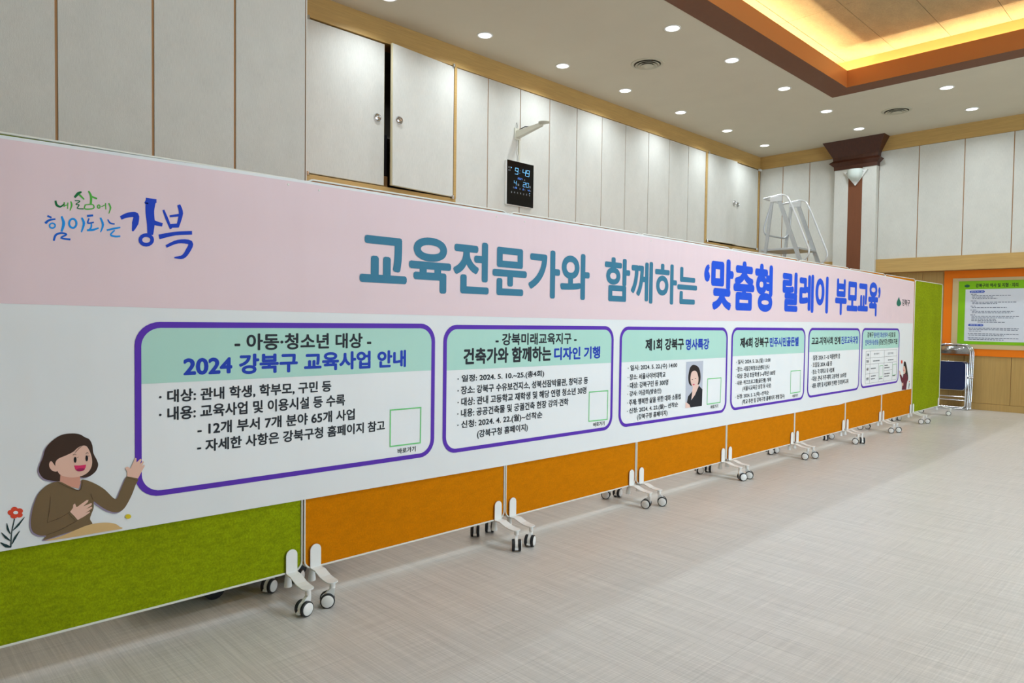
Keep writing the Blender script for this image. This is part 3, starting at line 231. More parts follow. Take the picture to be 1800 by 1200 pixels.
LINES=[('brownline',[(0.5249,0.64),(0.5304,0.6358),(0.5384,0.6298),(0.5474,0.6233),(0.5558,0.6176),(0.5639,0.6126),(0.5722,0.6076),(0.5799,0.6037),(0.586,0.6018),(0.5901,0.6026),(0.5925,0.6056),(0.5938,0.6096),(0.5951,0.6138),(0.5965,0.6189),(0.5977,0.6251),(0.5985,0.6309),(0.5991,0.6348)],[(0.5253,0.6409),(0.5309,0.6368),(0.5389,0.6309),(0.5479,0.6245),(0.5563,0.6189),(0.5644,0.6139),(0.5726,0.609),(0.5802,0.6052),(0.586,0.6034),(0.5894,0.604),(0.5913,0.6065),(0.5926,0.6103),(0.5939,0.6145),(0.5954,0.6194),(0.5966,0.6255),(0.5976,0.6312),(0.5983,0.6351)]),('brownline',[(0.5041,0.5961),(0.5037,0.5896),(0.5032,0.5803),(0.5025,0.5695),(0.5015,0.5585),(0.4999,0.546),(0.4979,0.532),(0.496,0.5191),(0.4946,0.5102)],[(0.5048,0.5959),(0.5045,0.5894),(0.504,0.5801),(0.5034,0.5692),(0.5024,0.5582),(0.5008,0.5457),(0.4987,0.5317),(0.4966,0.5189),(0.4952,0.51)]),('brownline',[(0.495,0.5097),(0.5012,0.5111),(0.5102,0.513),(0.5202,0.5154),(0.5294,0.5183),(0.5382,0.5221),(0.5472,0.5266),(0.5551,0.5309),(0.5607,0.5339)],[(0.4948,0.5105),(0.501,0.5119),(0.5099,0.514),(0.5198,0.5165),(0.529,0.5194),(0.5377,0.523),(0.5468,0.5275),(0.5548,0.5317),(0.5604,0.5345)]),('brownline',[(0.4919,0.4696),(0.4973,0.4704),(0.5051,0.4717),(0.514,0.4733),(0.5226,0.4754),(0.5308,0.4781),(0.5393,0.4813),(0.5476,0.4847),(0.5555,0.4881),(0.5634,0.4917),(0.5713,0.4955),(0.5781,0.4989),(0.5829,0.5013)],[(0.4917,0.4704),(0.4971,0.4713),(0.5049,0.4726),(0.5137,0.4744),(0.5222,0.4765),(0.5304,0.4792),(0.5388,0.4824),(0.5472,0.4859),(0.5551,0.4892),(0.563,0.4927),(0.5709,0.4964),(0.5777,0.4997),(0.5826,0.5019)]),('brownline',[(0.6222,0.5859),(0.6233,0.5813),(0.6249,0.5746),(0.6266,0.5679),(0.6277,0.5633)],[(0.6232,0.5861),(0.6242,0.5815),(0.6258,0.5748),(0.6274,0.568),(0.6285,0.5634)]),('hair',[(0.577,0.7331),(0.5789,0.7354),(0.5815,0.7387),(0.5844,0.7422),(0.5873,0.7452),(0.5901,0.7479),(0.5932,0.7503),(0.596,0.7524),(0.5979,0.7539)],[(0.5763,0.7339),(0.5781,0.7362),(0.5806,0.7396),(0.5835,0.7433),(0.5863,0.7465),(0.5893,0.749),(0.5925,0.7514),(0.5954,0.7534),(0.5974,0.7547)]),('hair',[(0.5695,0.7254),(0.5706,0.726),(0.5722,0.7268),(0.5738,0.7276),(0.575,0.7279),(0.5761,0.7276),(0.5772,0.7269),(0.5783,0.726),(0.5791,0.7254)],[(0.5691,0.7264),(0.5701,0.7271),(0.5716,0.7281),(0.5733,0.729),(0.5749,0.7294),(0.5764,0.7289),(0.5778,0.7279),(0.5788,0.7269),(0.5795,0.7262)]),('hair',[(0.6076,0.7257),(0.6085,0.7262),(0.6098,0.727),(0.6111,0.7277),(0.6122,0.7279),(0.613,0.7277),(0.614,0.7271),(0.6149,0.7264),(0.6156,0.7259)],[(0.6071,0.7267),(0.6079,0.7273),(0.6092,0.7282),(0.6106,0.7291),(0.612,0.7295),(0.6134,0.729),(0.6146,0.7282),(0.6155,0.7273),(0.6161,0.7267)]),('brownline',[(0.5802,0.7143),(0.5814,0.715),(0.5832,0.7159),(0.5849,0.7169),(0.5862,0.7175)],[(0.5797,0.7154),(0.5809,0.716),(0.5827,0.7169),(0.5845,0.7178),(0.5858,0.7184)]),('brownline',[(0.6146,0.7153),(0.6156,0.7157),(0.617,0.7162),(0.6184,0.7168),(0.6194,0.7172)],[(0.6142,0.7164),(0.6152,0.7168),(0.6167,0.7173),(0.6181,0.7177),(0.6191,0.7181)]),('brownline',[(0.5559,0.531),(0.5568,0.529),(0.558,0.5262),(0.5595,0.523),(0.5611,0.5202),(0.5628,0.5177),(0.5647,0.5155),(0.5666,0.5133),(0.5684,0.511),(0.5702,0.5082),(0.5722,0.505),(0.5739,0.5021),(0.5751,0.5001)],[(0.5565,0.5313),(0.5574,0.5293),(0.5587,0.5266),(0.5603,0.5235),(0.5618,0.5208),(0.5635,0.5185),(0.5653,0.5163),(0.5672,0.5141),(0.5691,0.5116),(0.5709,0.5087),(0.5728,0.5055),(0.5744,0.5025),(0.5756,0.5005)]),('brownline',[(0.7365,0.6238),(0.7392,0.6227),(0.7431,0.6211),(0.7475,0.6192),(0.7519,0.6173),(0.7566,0.6151),(0.7618,0.6126),(0.7665,0.6103),(0.7698,0.6087)],[(0.7367,0.6246),(0.7394,0.6236),(0.7433,0.6221),(0.7478,0.6203),(0.7522,0.6184),(0.7569,0.6161),(0.762,0.6135),(0.7667,0.611),(0.77,0.6093)]),('leaf',[(0.405,0.5407),(0.4034,0.5326),(0.4011,0.5211),(0.3987,0.5082),(0.3969,0.496),(0.3957,0.4838),(0.395,0.471),(0.3944,0.4596),(0.3941,0.4517)],[(0.4077,0.5394),(0.4061,0.5314),(0.4038,0.5199),(0.4014,0.507),(0.3996,0.495),(0.3986,0.4829),(0.398,0.4701),(0.3976,0.4587),(0.3974,0.4508)]),('leaf',[(0.3971,0.4512),(0.3946,0.4533),(0.3911,0.4557),(0.3874,0.4585),(0.3843,0.4614),(0.3805,0.4635),(0.3761,0.4665),(0.372,0.4695),(0.369,0.4714)],[(0.3965,0.448),(0.3938,0.4482),(0.39,0.449),(0.3854,0.4503),(0.3808,0.4522),(0.3769,0.4568),(0.3732,0.4618),(0.3701,0.4665),(0.368,0.4699)]),('leaf',[(0.3952,0.4712),(0.3934,0.474),(0.3907,0.4778),(0.3877,0.482),(0.385,0.4863),(0.3814,0.4903),(0.3775,0.4952),(0.374,0.4998),(0.3713,0.5028)],[(0.3943,0.4697),(0.3918,0.4714),(0.3883,0.4741),(0.3844,0.4775),(0.3805,0.4812),(0.3776,0.4867),(0.3747,0.4927),(0.3721,0.4981),(0.3705,0.502)]),('leaf',[(0.3956,0.4924),(0.3948,0.4957),(0.3934,0.5004),(0.392,0.5055),(0.3911,0.5102),(0.3896,0.515),(0.3884,0.5204),(0.3873,0.5255),(0.3864,0.5291)],[(0.3942,0.4917),(0.3925,0.4947),(0.3903,0.4989),(0.3879,0.504),(0.3858,0.5091),(0.3853,0.5147),(0.3851,0.5205),(0.3852,0.5256),(0.3853,0.5291)]),('leaf',[(0.4022,0.5021),(0.405,0.5041),(0.409,0.5072),(0.4135,0.511),(0.4181,0.5153),(0.4222,0.5215),(0.4268,0.5286),(0.4309,0.5352),(0.4336,0.5399)],[(0.4011,0.5038),(0.4033,0.5067),(0.4067,0.5106),(0.4105,0.5152),(0.4143,0.5201),(0.4191,0.5252),(0.4244,0.5313),(0.4292,0.5371),(0.4327,0.5409)]),('leaf',[(0.3998,0.4581),(0.4016,0.461),(0.4038,0.4655),(0.4065,0.4704),(0.4094,0.4751),(0.412,0.4809),(0.4153,0.4873),(0.4184,0.4931),(0.4204,0.4974)],[(0.3983,0.4592),(0.3992,0.4628),(0.4006,0.4679),(0.4024,0.4738),(0.4046,0.4795),(0.4083,0.4847),(0.4126,0.4902),(0.4166,0.4951),(0.4195,0.4983)])]
WOMAN2=[('hair2',1,[(9.1777,0.7523),(9.2401,0.7582),(9.3001,0.6815),(9.3573,0.5638),(9.3187,0.5172),(9.2564,0.5801),(9.1858,0.6632)]),('skin',1,[(9.1585,0.6961),(9.2096,0.7079),(9.249,0.6606),(9.2386,0.621),(9.1819,0.6292)]),('maroon',0,[(9.039,0.6129),(9.0796,0.6167),(9.1527,0.5679),(9.176,0.6181),(9.2886,0.613),(9.3506,0.5583),(9.3105,0.4911),(9.2922,0.4196),(9.1309,0.4271),(9.1455,0.4944),(9.0936,0.5369)]),('skin',0,[(9.0107,0.6647),(9.056,0.6516),(9.0801,0.611),(9.039,0.6129)]),('skin',0,[(9.1239,0.5047),(9.1751,0.5122),(9.1816,0.4788),(9.1372,0.4722)]),('petal',0,[(9.1283,0.7619),(9.1265,0.7521),(9.1195,0.7444),(9.1088,0.7404),(9.0966,0.7409),(9.0852,0.7456),(9.0768,0.7537),(9.0732,0.7636),(9.0751,0.7734),(9.082,0.781),(9.0926,0.785),(9.1049,0.7847),(9.1163,0.7799),(9.1247,0.7718)]),('lip',0,[(9.2001,0.6592),(9.199,0.6553),(9.1955,0.6522),(9.19,0.6507),(9.1838,0.651),(9.178,0.653),(9.1739,0.6563),(9.1721,0.6603),(9.1731,0.6642),(9.1767,0.6673),(9.1822,0.6688),(9.1884,0.6686),(9.1942,0.6666),(9.1983,0.6632)]),('petal',0,[(9.4124,0.5123),(9.4113,0.5083),(9.4076,0.5053),(9.4019,0.5038),(9.3955,0.5041),(9.3895,0.5062),(9.3852,0.5097),(9.3834,0.5138),(9.3845,0.5178),(9.3882,0.5208),(9.3938,0.5223),(9.4003,0.522),(9.4062,0.5199),(9.4106,0.5164)]),('leaf',0,[(9.3841,0.4291),(9.3926,0.4925),(9.4107,0.4915),(9.4022,0.4281)])]
PHOTO=[('photobg',0,[(4.3793,0.9169),(4.6105,0.9178),(4.6037,0.5834),(4.379,0.5842)]),('hair2',1,[(4.4791,0.8929),(4.435,0.8772),(4.4172,0.8436),(4.4099,0.8028),(4.4203,0.7611),(4.4554,0.7399),(4.5043,0.7427),(4.5563,0.7453),(4.5774,0.7807),(4.5728,0.83),(4.5448,0.8731)]),('skin3',0,[(4.4781,0.751),(4.4625,0.6897),(4.4596,0.6311),(4.4849,0.6397),(4.5348,0.6921),(4.5591,0.7431)]),('skin3',1,[(4.4434,0.8218),(4.4383,0.7877),(4.4524,0.7525),(4.4856,0.7243),(4.5177,0.7315),(4.5429,0.7545),(4.5478,0.7961),(4.5267,0.8355),(4.4872,0.851),(4.4554,0.842)]),('suit',0,[(4.3977,0.6218),(4.4112,0.6655),(4.4672,0.6998),(4.4543,0.6349),(4.5069,0.6729),(4.5567,0.7362),(4.6069,0.7052),(4.6037,0.5834),(4.446,0.583),(4.4222,0.6097)]),('skin3',0,[(4.3799,0.6279),(4.4325,0.6055),(4.446,0.583),(4.379,0.5842)]),('lip',1,[(4.4679,0.7502),(4.4845,0.7521),(4.4988,0.7499),(4.4848,0.7437)]),('black',0,[(4.4742,0.7859),(4.4732,0.785),(4.4704,0.7844),(4.4663,0.7842),(4.4617,0.7845),(4.4576,0.7851),(4.4547,0.7859),(4.4537,0.7869),(4.4547,0.7877),(4.4575,0.7883),(4.4616,0.7885),(4.4661,0.7883),(4.4703,0.7877),(4.4732,0.7868)]),('black',0,[(4.5167,0.7907),(4.5157,0.7898),(4.5128,0.7892),(4.5087,0.789),(4.504,0.7893),(4.4999,0.7899),(4.497,0.7908),(4.4959,0.7917),(4.4969,0.7926),(4.4997,0.7931),(4.5039,0.7933),(4.5085,0.7931),(4.5127,0.7925),(4.5156,0.7916)]),('hair2',1,[(4.4373,0.8152),(4.4554,0.842),(4.5002,0.8484),(4.5294,0.8319),(4.5549,0.7818),(4.5554,0.8377),(4.5126,0.8639),(4.4546,0.8627),(4.4337,0.8429)])]
CODES=[(1,[(1.8465,0.7775),(2.028,0.7758),(2.0267,0.5987),(1.8461,0.6011)]),(2,[(3.2924,0.7706),(3.482,0.7684),(3.481,0.5814),(3.2925,0.5854)]),(3,[(4.675,0.7829),(4.88,0.7815),(4.874,0.5868),(4.6735,0.5858)]),(4,[(6.0926,0.782),(6.3014,0.7807),(6.2996,0.5783),(6.0927,0.5769)]),(6,[(8.3448,0.744),(8.4542,0.7452),(8.4526,0.616),(8.341,0.6129)]),(6,[(8.788,0.7454),(8.9143,0.7464),(8.9122,0.6182),(8.781,0.6154)])]
TABLE={'corner':[(7.9143,0.9144),(8.9235,0.9143),(8.9003,0.5725),(7.9165,0.5657)],'rows':[0.9146,0.8397,0.772,0.6698,0.5649],'cols':[7.9205,8.0495,8.4903,8.9148,8.319,8.7695]}
LOGO=[(8.9358,1.5266),(8.892,1.4949),(8.8569,1.4608),(8.8727,1.4309),(8.9403,1.4198),(9.0028,1.4368),(9.0121,1.4649),(8.967,1.4971)]
LOGOT=(9.0509,9.3333,1.4323,1.5066)


# ---------------------------------------------------------------- flat print
def flat(name, pts, m, parent, x, axis='x'):
    bm = bmesh.new()
    if axis == 'x': v = [bm.verts.new((x, p[0], p[1])) for p in pts]
    else: v = [bm.verts.new((p[0], x, p[1])) for p in pts]
    f = bm.faces.new(v); f.normal_update()
    want = Vector((1, 0, 0)) if axis == 'x' else Vector((0, -1, 0))
    if f.normal.dot(want) < 0: f.normal_flip()
    bmesh.ops.triangulate(bm, faces=[f])
    return obj(name, bm, m, parent)
def band(bm, L, R, x):
    a = [bm.verts.new((x, p[0], p[1])) for p in L]; b = [bm.verts.new((x, p[0], p[1])) for p in R]
    for i in range(len(a) - 1):
        f = bm.faces.new((a[i], a[i + 1], b[i + 1], b[i]))
        f.normal_update()
        if f.normal.x < 0: f.normal_flip()
TQ = []
def text(s, u0, u1, v0, v1, d, m, parent, bold=0, axis='x', name='text_line', res=3):
    """queue lettering fitted to the box u0..u1 (y or x) by v0..v1 (z) on the plane d"""
    TQ.append((s, u0, u1, v0, v1, d, m, parent, bold, axis, name, res))
def flush_text():
    objs = []
    for q in TQ:
        c = bpy.data.curves.new('t', 'FONT'); c.body = q[0]; c.resolution_u = q[11]; c.fill_mode = 'FRONT'
        o = bpy.data.objects.new('t', c); COL.objects.link(o); objs.append(o)
    bpy.context.view_layer.update()
    dg = bpy.context.evaluated_depsgraph_get()
    for q, o in zip(TQ, objs):
        s, u0, u1, v0, v1, d, m, parent, bold, axis, name, res = q
        me = bpy.data.meshes.new_from_object(o.evaluated_get(dg))
        xs = [v.co.x for v in me.vertices]; ys = [v.co.y for v in me.vertices]
        x0, x1, y0, y1 = min(xs), max(xs), min(ys), max(ys)
        for v in me.vertices:
            u = u0 + (v.co.x - x0) / (x1 - x0) * (u1 - u0); t = v0 + (v.co.y - y0) / (y1 - y0) * (v1 - v0)
            v.co = (d, u, t) if axis == 'x' else (u, d, t)
        if bold:      # heavier strokes: shifted copies, each a hair in front of the last
            b_ = bold * .62; kx = (u1 - u0) / (x1 - x0); kz = (v1 - v0) / (y1 - y0)
            nv = len(me.vertices); co = [v.co.copy() for v in me.vertices]; fs = [tuple(p.vertices) for p in me.polygons]
            sh_ = [(-1, 0), (1, 0), (0, -1), (0, 1)] + ([(-.7, -.7), (.7, .7), (-.7, .7), (.7, -.7)] if bold > .02 else [])
            vs = []; ff = []
            for j, (sx_, sz_) in enumerate(sh_):
                e_ = .00001 * j * (1 if axis == 'x' else -1)
                for p in co:
                    if axis == 'x': vs.append((p.x + e_, p.y + sx_ * b_ * kx, p.z + sz_ * b_ * kz))
                    else: vs.append((p.x + sx_ * b_ * kx, p.y + e_, p.z + sz_ * b_ * kz))
                ff += [tuple(i + j * nv for i in f) for f in fs]
            me2 = bpy.data.meshes.new(name); me2.from_pydata(vs, [], ff); bpy.data.meshes.remove(me); me = me2
        me.materials.clear(); me.materials.append(m); me.name = name
        n = bpy.data.objects.new(name, me); COL.objects.link(n)
        n.parent = parent
        cdat = o.data; bpy.data.objects.remove(o); bpy.data.curves.remove(cdat)
    TQ.clear()

# ================================================================ SETTING
XR, YB, XBUMP, YBUMP = 4.5, -5.0, -4.65, 2.436
# --- floor: sheet of linen-look vinyl with faint joints
def floor_mat():
    m = bpy.data.materials.new('linen_vinyl'); m.use_nodes = True; nt = m.node_tree; b = nt.nodes['Principled BSDF']
    b.inputs['Roughness'].default_value = .36; b.inputs['Specular IOR Level'].default_value = .45
    g = nt.nodes.new('ShaderNodeNewGeometry'); prev = None
    def layer(scl, lo, hi, detail=3):
        mp = nt.nodes.new('ShaderNodeMapping'); mp.inputs['Scale'].default_value = scl; nt.links.new(g.outputs['Position'], mp.inputs['Vector'])
        n = nt.nodes.new('ShaderNodeTexNoise'); n.inputs['Scale'].default_value = 1; n.inputs['Detail'].default_value = detail; nt.links.new(mp.outputs[0], n.inputs['Vector'])
        mr = nt.nodes.new('ShaderNodeMapRange'); mr.inputs[1].default_value = .3; mr.inputs[2].default_value = .7; mr.inputs[3].default_value = lo; mr.inputs[4].default_value = hi
        nt.links.new(n.outputs['Fac'], mr.inputs[0]); return mr.outputs[0]
    def mul(a, bq):
        q = nt.nodes.new('ShaderNodeMath'); q.operation = 'MULTIPLY'; nt.links.new(a, q.inputs[0]); nt.links.new(bq, q.inputs[1]); return q.outputs[0]
    v = mul(layer((2.2, 150, 1), .87, 1.09), layer((170, 3.0, 1), .90, 1.07)); v = mul(v, layer((6, 420, 1), .93, 1.06)); v = mul(v, layer((.7, .9, 1), .97, 1.03, 2))
    v = mul(v, layer((1.2, 26, 1), .94, 1.04))
    # joints between the sheets, 0.92 m apart, and every 1.84 m across
    sx = nt.nodes.new('ShaderNodeSeparateXYZ'); nt.links.new(g.outputs['Position'], sx.inputs[0])
    for out, per, off in ((0, .46, .30), (1, .92, .22)):
        a = nt.nodes.new('ShaderNodeMath'); a.operation = 'ADD'; a.inputs[1].default_value = off + 50 * per; nt.links.new(sx.outputs[out], a.inputs[0])
        q = nt.nodes.new('ShaderNodeMath'); q.operation = 'MODULO'; q.inputs[1].default_value = per; nt.links.new(a.outputs[0], q.inputs[0])
        l = nt.nodes.new('ShaderNodeMath'); l.operation = 'LESS_THAN'; l.inputs[1].default_value = .0022; nt.links.new(q.outputs[0], l.inputs[0])
        k = nt.nodes.new('ShaderNodeMath'); k.operation = 'MULTIPLY_ADD'; k.inputs[1].default_value = -.14; k.inputs[2].default_value = 1; nt.links.new(l.outputs[0], k.inputs[0])
        v = mul(v, k.outputs[0])
    vm = nt.nodes.new('ShaderNodeVectorMath'); vm.operation = 'SCALE'; vm.inputs[0].default_value = s2l((208, 203, 196))[:3]
    nt.links.new(v, vm.inputs['Scale']); nt.links.new(vm.outputs[0], b.inputs['Base Color'])
    bp = nt.nodes.new('ShaderNodeBump'); bp.inputs['Strength'].default_value = .25; bp.inputs['Distance'].default_value = .002
    nt.links.new(v, bp.inputs['Height']); nt.links.new(bp.outputs[0], b.inputs['Normal'])
    return m
struct(obj('floor', B(-6.6, XR + .2, YB - .2, YL + .3, -.1, 0), floor_mat()))
# --- ceiling with the coffer opening, and the raised ceiling above it
LO = .275   # lip width
ox0, ox1, oy0, oy1 = CX0 - LO, CX1 + LO, CY0 - LO, CY1 + LO
ceil = bmesh.new()
box(ceil, -6.6, ox0, YB - .2, YL + .3, H, H + .03); box(ceil, ox1, XR + .2, YB - .2, YL + .3, H, H + .03)
box(ceil, ox0, ox1, oy1, YL + .3, H, H + .03); box(ceil, ox0, ox1, YB - .2, oy0, H, H + .03)
ceil_o = struct(obj('ceiling', ceil, M_ceil))
M_upper = mat('raised_ceiling_board', (180, 158, 118), .85, spec=.15, noise=[((7, 3, 3), .10), ((90, 50, 50), .10)])
x = -3.47 - .5767; k = 0
yl = [oy0, -1.2, .25, 1.70, 3.15, 4.60, 6.05, 7.50, 8.666, oy1]
while x < ox1:
    for a, b_ in zip(yl, yl[1:]):
        xa, xb = max(x, ox0), min(x + .5767, ox1)
        if xb - xa > .02: obj('ceiling_board', B(xa + .0025, xb - .0025, a + .002, b_ - .002, H + .407, H + .425), M_upper, ceil_o)
    x += .5767
obj('ceiling_backing', B(ox0, ox1, oy0, oy1, H + .42, H + .44), M_joint, ceil_o)
cw = bmesh.new()   # upright walls of the cove
box(cw, ox0 - .02, ox0, oy0, oy1, H + .03, H + .42); box(cw, ox1, ox1 + .02, oy0, oy1, H + .03, H + .42)
box(cw, ox0 - .02, ox1 + .02, oy1, oy1 + .02, H + .03, H + .42); box(cw, ox0 - .02, ox1 + .02, oy0 - .02, oy0, H + .03, H + .42)
obj('cove_wall', cw, mat('cove_wall_paint', (222, 178, 112), .7, spec=.2), ceil_o)
lip = bmesh.new()
for x0, x1, y0, y1 in ((ox0, CX0, oy0, oy1), (CX1, ox1, oy0, oy1), (CX0, CX1, CY1, oy1), (CX0, CX1, oy0, CY0)):
    box(lip, x0, x1, y0, y1, H - .004, H + .03)
struct(obj('trim_1', lip, M_brown))
lp = bmesh.new(); lt = .02
for x0, x1, y0, y1 in ((CX0 - lt, CX0 + .0015, CY0 - lt, CY1 + lt), (CX1 - .0015, CX1 + lt, CY0 - lt, CY1 + lt), (CX0, CX1, CY1 - .0015, CY1 + lt), (CX0, CX1, CY0 - lt, CY0 + .0015)):
    box(lp, x0, x1, y0, y1, H - .0035, H + .20)
struct(obj('trim_2', lp, M_lip))

# --- left wall: fabric panels over a timber backing, storage doors high up
wl = bmesh.new()
box(wl, XW - .2, XW - .007, 4.75, 9.83, 0, H); box(wl, XW - .2, XW - .007, YBUMP, 4.75, 0, 2.43); box(wl, XW - .2, XW - .007, 9.83, YU, 0, 2.43)
box(wl, XW - .2, XW - .02, YBUMP, 4.75, 3.88, H); box(wl, XW - .2, XW - .02, 9.83, YL, 3.88, H)
wl_o = struct(obj('wall_left', wl, M_joint))
def wpanel(par, a, b, z0, z1, d, axis, g=.0055, t=.006):
    bm = B(d - t, d, a + g, b - g, z0, z1, .002) if axis == 'x' else B(a + g, b - g, d, d + t, z0, z1, .002)
    return obj('wall_panel', bm, M_fabric, par)
ys = [4.752, 5.215, 5.717, 6.217, 6.72, 7.222, 7.732, 8.271, 8.794, 9.309, 9.815]
for a, b_ in zip(ys, ys[1:]): wpanel(wl_o, a, b_, 0, 3.868, XW, 'x', .0055 if a < 6.5 else .0045)
for a, b_ in ((YBUMP, 3.03), (3.03, 3.6), (3.6, 4.17), (4.17, 4.752), (9.815, 10.41), (10.41, 11.0), (11.0, 11.59)): wpanel(wl_o, a, b_, 0, 2.428, XW, 'x')
obj('wall_panel', B(XW - .02, XW, YBUMP, 3.028, 2.49, 3.868, .002), M_fabric, wl_o)
# closets behind the doors
def closet(y0, y1):
    bm = bmesh.new()
    box(bm, XW - .75, XW - .72, y0, y1, 2.43, 3.9); box(bm, XW - .75, XW - .02, y0 - .03, y0, 2.4, 3.9); box(bm, XW - .75, XW - .02, y1, y1 + .03, 2.4, 3.9)
    box(bm, XW - .75, XW - .02, y0, y1, 2.40, 2.43); box(bm, XW - .75, XW - .02, y0, y1, 3.885, 3.9)
    box(bm, XW - .72, XW - .30, y0, y1, 3.05, 3.07)
    return obj('closet_interior', bm, mat('closet_board', (120, 112, 100), .8), wl_o)
closet(YBUMP, 4.74); closet(9.84, 11.56)
# trims round the doors
t3 = bmesh.new()
box(t3, XW - .02, XW + .006, YBUMP, 4.757, 2.430, 2.487); box(t3, XW - .02, XW + .012, 4.722, 4.757, 2.487, 3.868)
struct(obj('trim_3', t3, M_wood))
t4 = bmesh.new()
box(t4, XW - .02, XW + .006, 9.80, 11.59, 2.430, 2.480); box(t4, XW - .02, XW + .012, 9.80, 9.842, 2.480, 3.868); box(t4, XW - .02, XW + .010, 11.548, 11.585, 2.48, 3.868)
struct(obj('trim_4', t4, M_wood))
# doors: hinged at the outer edges
def door(n, hinge_y, width, sgn, ang, label, z0=2.497, z1=3.862):
    """sgn=+1: leaf runs towards +y from the hinge"""
    o = thing('door_%d' % n, label, 'door', (XW - .018 + (.016 if n in (2, 3) else 0), hinge_y, 0)); del o['category']; o['kind'] = 'structure'
    lf = B(-.012, .014, 0 if sgn > 0 else -width, width if sgn > 0 else 0, z0, z1, .003)
    obj('door_leaf', lf, mat('door_edge_wood', (214, 204, 170), .6), o)
    fb = B(.014, .019, .006 if sgn > 0 else -width + .008, width - .008 if sgn > 0 else -.006, z0 + .004, z1 - .004)
    obj('door_face', fb, M_fabric, o)
    kz = 3.137 if n < 3 else 3.175; ky = sgn * (width - .085)
    K = Matrix.Translation((.018, ky, kz)) @ Matrix.Rotation(PI / 2, 4, 'Y')
    bm = bmesh.new(); lathe(bm, [(.042, 0), (.042, .006), (.036, .016), (.030, .010), (.022, .010), (.017, .022), (.004, .024)], 24, K)
    obj('door_knob', bm, M_chrome, o, True)
    for z in (z0, z1):
        bm = bmesh.new(); s = .02 if z == z1 else -.02
        lathe(bm, [(.017, 0), (.017, .034)], 16, Matrix.Translation((.022, sgn * .012, z - .017 + s * .3)))
        box(bm, .0, .03, sgn * .012 - .014, sgn * .012 + .014, z - .004 + s * .9, z + .004 + s * .9)
        obj('pivot_hinge', bm, M_chrome, o, True)
    o.rotation_euler.z = ang
    return o
door(1, 3.035, .825, 1, 0, 'grey fabric upper storage door closed beside the projecting wall')
door(2, 4.714, .828, -1, math.radians(4.8), 'grey fabric upper storage door standing slightly ajar left of the clock')
door(3, 9.85, .872, 1, math.radians(-2.2), 'left of the pair of small upper storage doors by the far corner, ajar')
door(4, 11.545, .80, -1, 0, 'right of the pair of small upper storage doors by the far corner, closed')
# things inside the closet seen through the gap
tag(obj('storage_box', B(XW - .36, XW - .12, 3.62, 3.98, 2.431, 2.62, .004), mat('cardboard', (176, 132, 82), .8)), 'brown cardboard box at the bottom of the storage gap between the ajar doors', 'box')
tag(obj('dark_case', B(XW - .40, XW - .14, 3.64, 3.99, 2.622, 3.04, .01), mat('dark_case', (34, 30, 34), .5)), 'dark case standing on the box in the gap between the ajar doors', 'case')
bm = bmesh.new(); lathe(bm, [(.10, 0), (.14, .06), (.15, .16), (.11, .24), (.04, .27)], 20, Matrix.Translation((XW - .45, 3.90, 3.071)))
tag(obj('metal_pot', bm, M_chrome, None, True), 'shiny metal pot on the shelf seen in the gap between the ajar doors', 'pot')
# wooden band under the ceiling (left wall, back wall)
struct(obj('trim_5', B(XW - .02, XW + .015, YBUMP, YU, 3.870, H), M_wood))
struct(obj('trim_6', B(XW + .015, XR, YU - .015, YU + .02, 3.870, H), M_wood))
# projecting wall at the far left
bw = struct(obj('wall_projection', B(XW - .8, XBUMP - .006, YB, YBUMP - .004, 0, H), M_joint))
yb_ = [2.43, 1.920, 1.415, .909, .404, -.10, -.606, -1.11, -1.615, -2.12, -2.63, -3.13, -3.64, -4.15, -5.0]
for b_, a in zip(yb_, yb_[1:]): wpanel(bw, a, b_, 0, H, XBUMP, 'x', .007)
obj('edge_strip', B(XBUMP - .03, XBUMP + .002, 2.429, 2.437, 0, H), mat('edge_strip', (226, 220, 208), .6), bw)

# --- back wall
wb = bmesh.new(); box(wb, XW - .2, XR, YU + .007, YL + .3, 2.0, H)
wb_o = struct(obj('wall_back', wb, M_joint))
wr_o = struct(obj('wall_recess', B(XW - .2, XR, YL + .01, YL + .3, 0, 2.0), M_joint))
xs = [-5.797, -5.385, -4.93, -4.487]
for a, b_ in zip(xs, xs[1:]): wpanel(wb_o, a, b_, 2.212, 3.868, YU, 'y')
xs = [-3.859, -3.305, -2.72, -2.137, -1.55, -.965, -.38, .205, .79, 1.375, 1.96, 2.545, 3.13, 3.715, 4.3]
for a, b_ in zip(xs, xs[1:]): wpanel(wb_o, a, b_, 2.212, 3.868, YU, 'y')
xs = [-5.80, -5.30, -4.78, -4.10, -3.70, -3.255, -2.684, -2.117, -1.55, -.98, -.41, .16, .73, 1.30, 1.87, 2.44, 3.01, 3.58, 4.2]
for a, b_ in zip(xs, xs[1:]):
    obj('wood_panel', B(a + .003, b_ - .003, YL, YL + .012, .096, 2.0, .002), M_wood2, wr_o)
struct(obj('trim_7', B(XW, XR, YU - .03, YL + .02, 2.002, 2.210, .003), M_wood))
struct(obj('baseboard_back', B(XW, XR, YL - .006, YL + .02, 0, .093, .002), M_wood2))
# other walls, outside the frame
struct(obj('wall_right', B(XR, XR + .2, YB, YL, 0, H), M_fabric))
struct(obj('wall_front', B(XW, XR, YB - .2, YB, 0, H), M_fabric))

